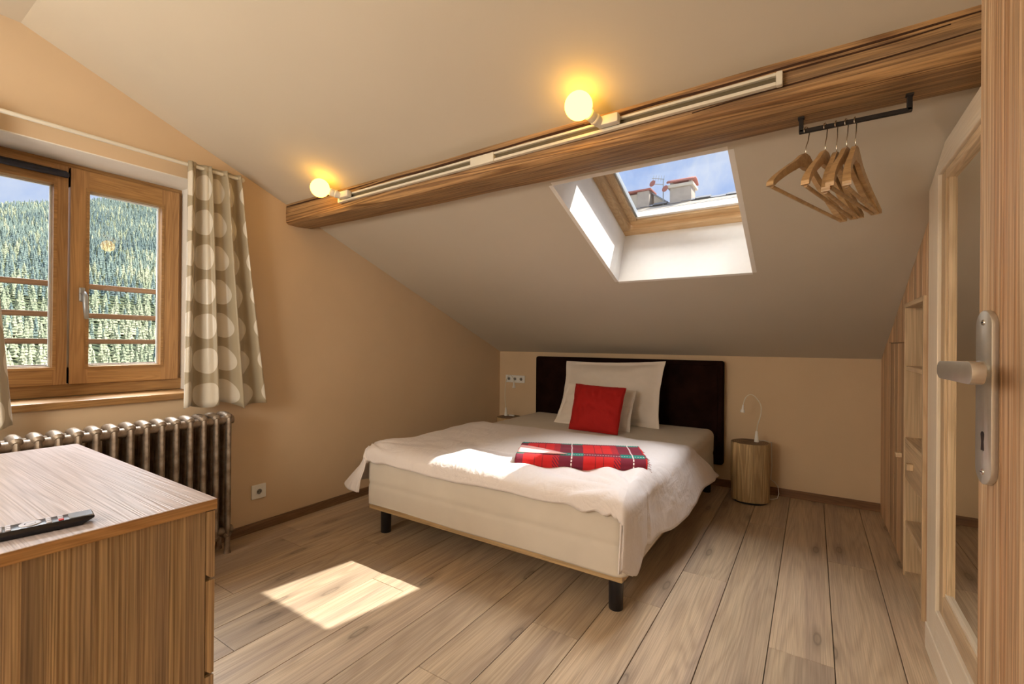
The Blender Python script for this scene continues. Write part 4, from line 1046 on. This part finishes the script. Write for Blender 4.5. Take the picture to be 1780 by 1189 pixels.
def tree_verts(h, r, seed, seg=7, tiers=4):
    V, Fc = [], []; rn = random.Random(seed)
    for t in range(tiers):
        z0 = h*(0.08+0.88/tiers*t); z1 = min(h, z0+h*0.26) if t < tiers-1 else h; rr = r*(1-0.85*t/tiers)**0.8; n = len(V); ph = rn.random()*6
        for i in range(seg): a = 2*PI*i/seg+ph; q = rr*(1 if i % 2 else 0.68)*rn.uniform(0.85, 1.15); V.append((q*math.cos(a), q*math.sin(a), z0-rn.random()*0.03*h))
        V.append((0, 0, z1))
        for i in range(seg): Fc.append((n+i, n+(i+1) % seg, n+seg))
    return V, Fc
def tree_meshes(mat, h, r, n, tiers, seg):
    out = []
    for s in range(n):
        V, Fc = tree_verts(h, r, s+n*7, seg, tiers)
        c = bpy.data.meshes.new('crown'); c.from_pydata(V, [], Fc); c.materials.append(M[mat]); out.append(c)
    return out
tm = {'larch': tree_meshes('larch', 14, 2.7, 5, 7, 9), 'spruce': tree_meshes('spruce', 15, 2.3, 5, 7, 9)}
trm = MB().lathe([(0.35, -0.5), (0.22, 4)], seg=6).mesh('trunk', 'trunk')
rt = random.Random(11); spots = []
ya = lambda d: 0.13*d-20
yb = lambda d: 0.43*d+25
d = 335.0
while d < 1180:
    y = ya(d)
    y += rt.random()*5
    while y < yb(d):
        spots.append((d+rt.uniform(-0.8, 0.8), y+rt.uniform(-0.3, 0.3))); y += rt.uniform(5.6, 7.6)
    d += 6.8
V2, F2 = {'larch': [], 'spruce': []}, {'larch': [], 'spruce': []}
cnt = 0
for (d, y) in spots:
    mixn = noise.noise(Vector((d*0.011, y*0.013, 4)))
    pl_ = 1.0 if d < 470 else 0.55 if d < 560 else 0.25
    kind = 'larch' if rt.random() < pl_-0.35*mixn-0.05 else 'spruce'
    p = hillpt(d, y); s = rt.uniform(0.7, 1.05)
    if cnt < 290:
        lab = 'pale green larch tree low on the forest slope beyond the window' if kind == 'larch' else 'dark spruce tree low on the forest slope beyond the window'
        t = empty('conifer', p, lab, 'tree', 'larches low on the slope' if kind == 'larch' else 'spruces low on the slope'); t.scale = (s, s, s); t.rotation_euler = (0, 0, rt.random()*6)
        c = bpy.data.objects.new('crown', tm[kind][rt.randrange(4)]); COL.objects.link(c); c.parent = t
        c = bpy.data.objects.new('trunk', trm); COL.objects.link(c); c.parent = t
        cnt += 1
    else:
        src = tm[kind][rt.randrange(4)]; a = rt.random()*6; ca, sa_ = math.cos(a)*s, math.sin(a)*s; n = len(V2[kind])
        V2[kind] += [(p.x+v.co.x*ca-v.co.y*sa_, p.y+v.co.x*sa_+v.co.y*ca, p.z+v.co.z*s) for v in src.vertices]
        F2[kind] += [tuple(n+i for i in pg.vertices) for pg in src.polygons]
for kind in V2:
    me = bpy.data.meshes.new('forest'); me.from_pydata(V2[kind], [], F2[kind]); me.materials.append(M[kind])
    o = bpy.data.objects.new('forest', me); COL.objects.link(o)
    tag(o, 'pale larches mixed through the upper forest on the mountainside' if kind == 'larch' else 'dark spruce forest covering the upper mountainside', 'forest', kind='stuff')

# ------------------------------------------------------------------ outside: neighbour's roof and chimneys behind the skylight
M['render'] = plain('grey_render', (0.46, 0.39, 0.33), 0.9, nz=0.15, nscale=6)
M['cream'] = plain('cream_render', (0.60, 0.52, 0.42), 0.9, nz=0.12, nscale=4)
M['redcap'] = plain('clay_red', (0.40, 0.13, 0.10), 0.8, nz=0.15, nscale=8)
M['tile'] = plain('grey_slate', (0.27, 0.28, 0.31), 0.7, nz=0.25, nscale=5)
nh = empty('neighbour_house', (-1.8, 10.5, -4), 'neighbouring house with slate roof ridge glimpsed through the skylight', 'house')
mb = MB().prism([(7.4, 3.20), (9.05, 3.84), (11.0, 2.95), (11.0, -4), (7.4, -4)], 'x', -6.5, 3.0).build('wall', 'cream', nh)
for x in [k*0.26 for k in range(-25, 12)]:
    z_ = 3.872+0.015*(int(abs(x)*100) % 3)-0.01
    MB().prism([(8.93, z_-0.055), (9.0, z_-0.01), (9.06, z_+0.012), (9.12, z_-0.01), (9.19, z_-0.055)], 'x', x, x+0.245).build('ridge_tile', 'tile', nh)
mb = MB()
for i in range(9):
    y1_ = 8.98-0.18*i; mb.quadbox([(-6.5, y1_-0.22, zr-0.0) if False else (-6.5, y1_-0.22, 3.84-0.376*(9.05-y1_+0.22)-0.02) for zr in (0,)]+[(3.0, y1_-0.22, 3.84-0.376*(9.05-y1_+0.22)-0.02), (3.0, y1_, 3.84-0.376*(9.05-y1_)-0.04), (-6.5, y1_, 3.84-0.376*(9.05-y1_)-0.04), (-6.5, y1_-0.22, 3.84-0.376*(9.05-y1_+0.22)+0.0), (3.0, y1_-0.22, 3.84-0.376*(9.05-y1_+0.22)+0.0), (3.0, y1_, 3.84-0.376*(9.05-y1_)-0.025), (-6.5, y1_, 3.84-0.376*(9.05-y1_)-0.025)])
o = mb.build('roof_slates', 'tile', nh); o['kind'] = 'stuff'
ch = empty('chimney', (-2.09, 9.1, 3.72), 'grey rendered chimney with curved red cap seen through the skylight', 'chimney')
MB().box(-2.29, -1.90, 8.95, 9.3, 3.6, 4.10).build('stack', 'render', ch, bev=0.01)
MB().box(-2.33, -1.86, 8.91, 9.34, 4.10, 4.16).build('ledge', 'cream', ch, bev=0.01)
for x in (-2.29, -1.95): MB().box(x, x+0.05, 8.97, 9.28, 4.16, 4.21).build('cap_support', 'render', ch)
MB().grid(lambda u, v: (-2.34+0.49*u, 8.9+0.45*v, 4.21+0.085*math.sin(PI*v)**0.8+0.0*u), 4, 14).build('cap', 'redcap', ch, smooth='all').modifiers.new('s', 'SOLIDIFY').thickness = 0.025
ch = empty('chimney', (-2.8, 9.1, 3.72), 'wide cream and grey chimney block with flat red slab seen through the skylight', 'chimney')
MB().box(-2.92, -2.68, 8.95, 9.3, 3.6, 4.14).build('stack', 'render', ch, bev=0.01); MB().box(-3.16, -2.92, 9.0, 9.25, 3.6, 4.12).build('stack', 'cream', ch, bev=0.01)
MB().box(-3.2, -2.64, 8.92, 9.32, 4.14, 4.175).build('slab', 'redcap', ch, bev=0.008)
ch = empty('gable', (-2.5, 9.2, 3.72), 'small cream gable end between the two chimneys through the skylight', 'gable')
MB().prism([(-2.64, 3.6), (-2.34, 3.6), (-2.34, 3.86), (-2.62, 4.08)], 'y', 9.1, 9.3).build('wall', 'cream', ch)
MB().quadbox([(-2.66, 9.05, 4.10), (-2.30, 9.05, 3.83), (-2.30, 9.35, 3.83), (-2.66, 9.35, 4.10), (-2.66, 9.05, 4.125), (-2.30, 9.05, 3.855), (-2.30, 9.35, 3.855), (-2.66, 9.35, 4.125)]).build('verge', 'tile', ch)
an = empty('roof_aerial', (-2.48, 9.0, 3.7), 'roof aerial with small red dishes between the chimneys', 'antenna')
MB().tube([(-2.42, 8.98, 3.7), (-2.42, 8.98, 4.32)], 0.010, 8).build('mast', 'alu', an)
for z_, x_ in ((4.24, -2.60), (4.10, -2.36)):
    MB().tube([(-2.42, 8.98, z_-0.03), (x_, 8.95, z_)], 0.007, 6).build('arm', 'alu', an)
    MB().lathe([(0.01, 0.0), (0.045, 0.01), (0.065, 0.028), (0.066, 0.032)], (x_, 8.95, z_), (-0.4, -1, 0.3), 16).build('dish', 'redcap', an, smooth=True)
for k in range(5): MB().tube([(-2.62+k*0.05, 8.98, 4.31-0.01*k), (-2.60+k*0.05, 8.98, 4.42-0.01*k)], 0.004, 5).build('element', 'alu', an)
MB().tube([(-2.64, 8.98, 4.37), (-2.40, 8.98, 4.31)], 0.006, 6).build('boom', 'alu', an)
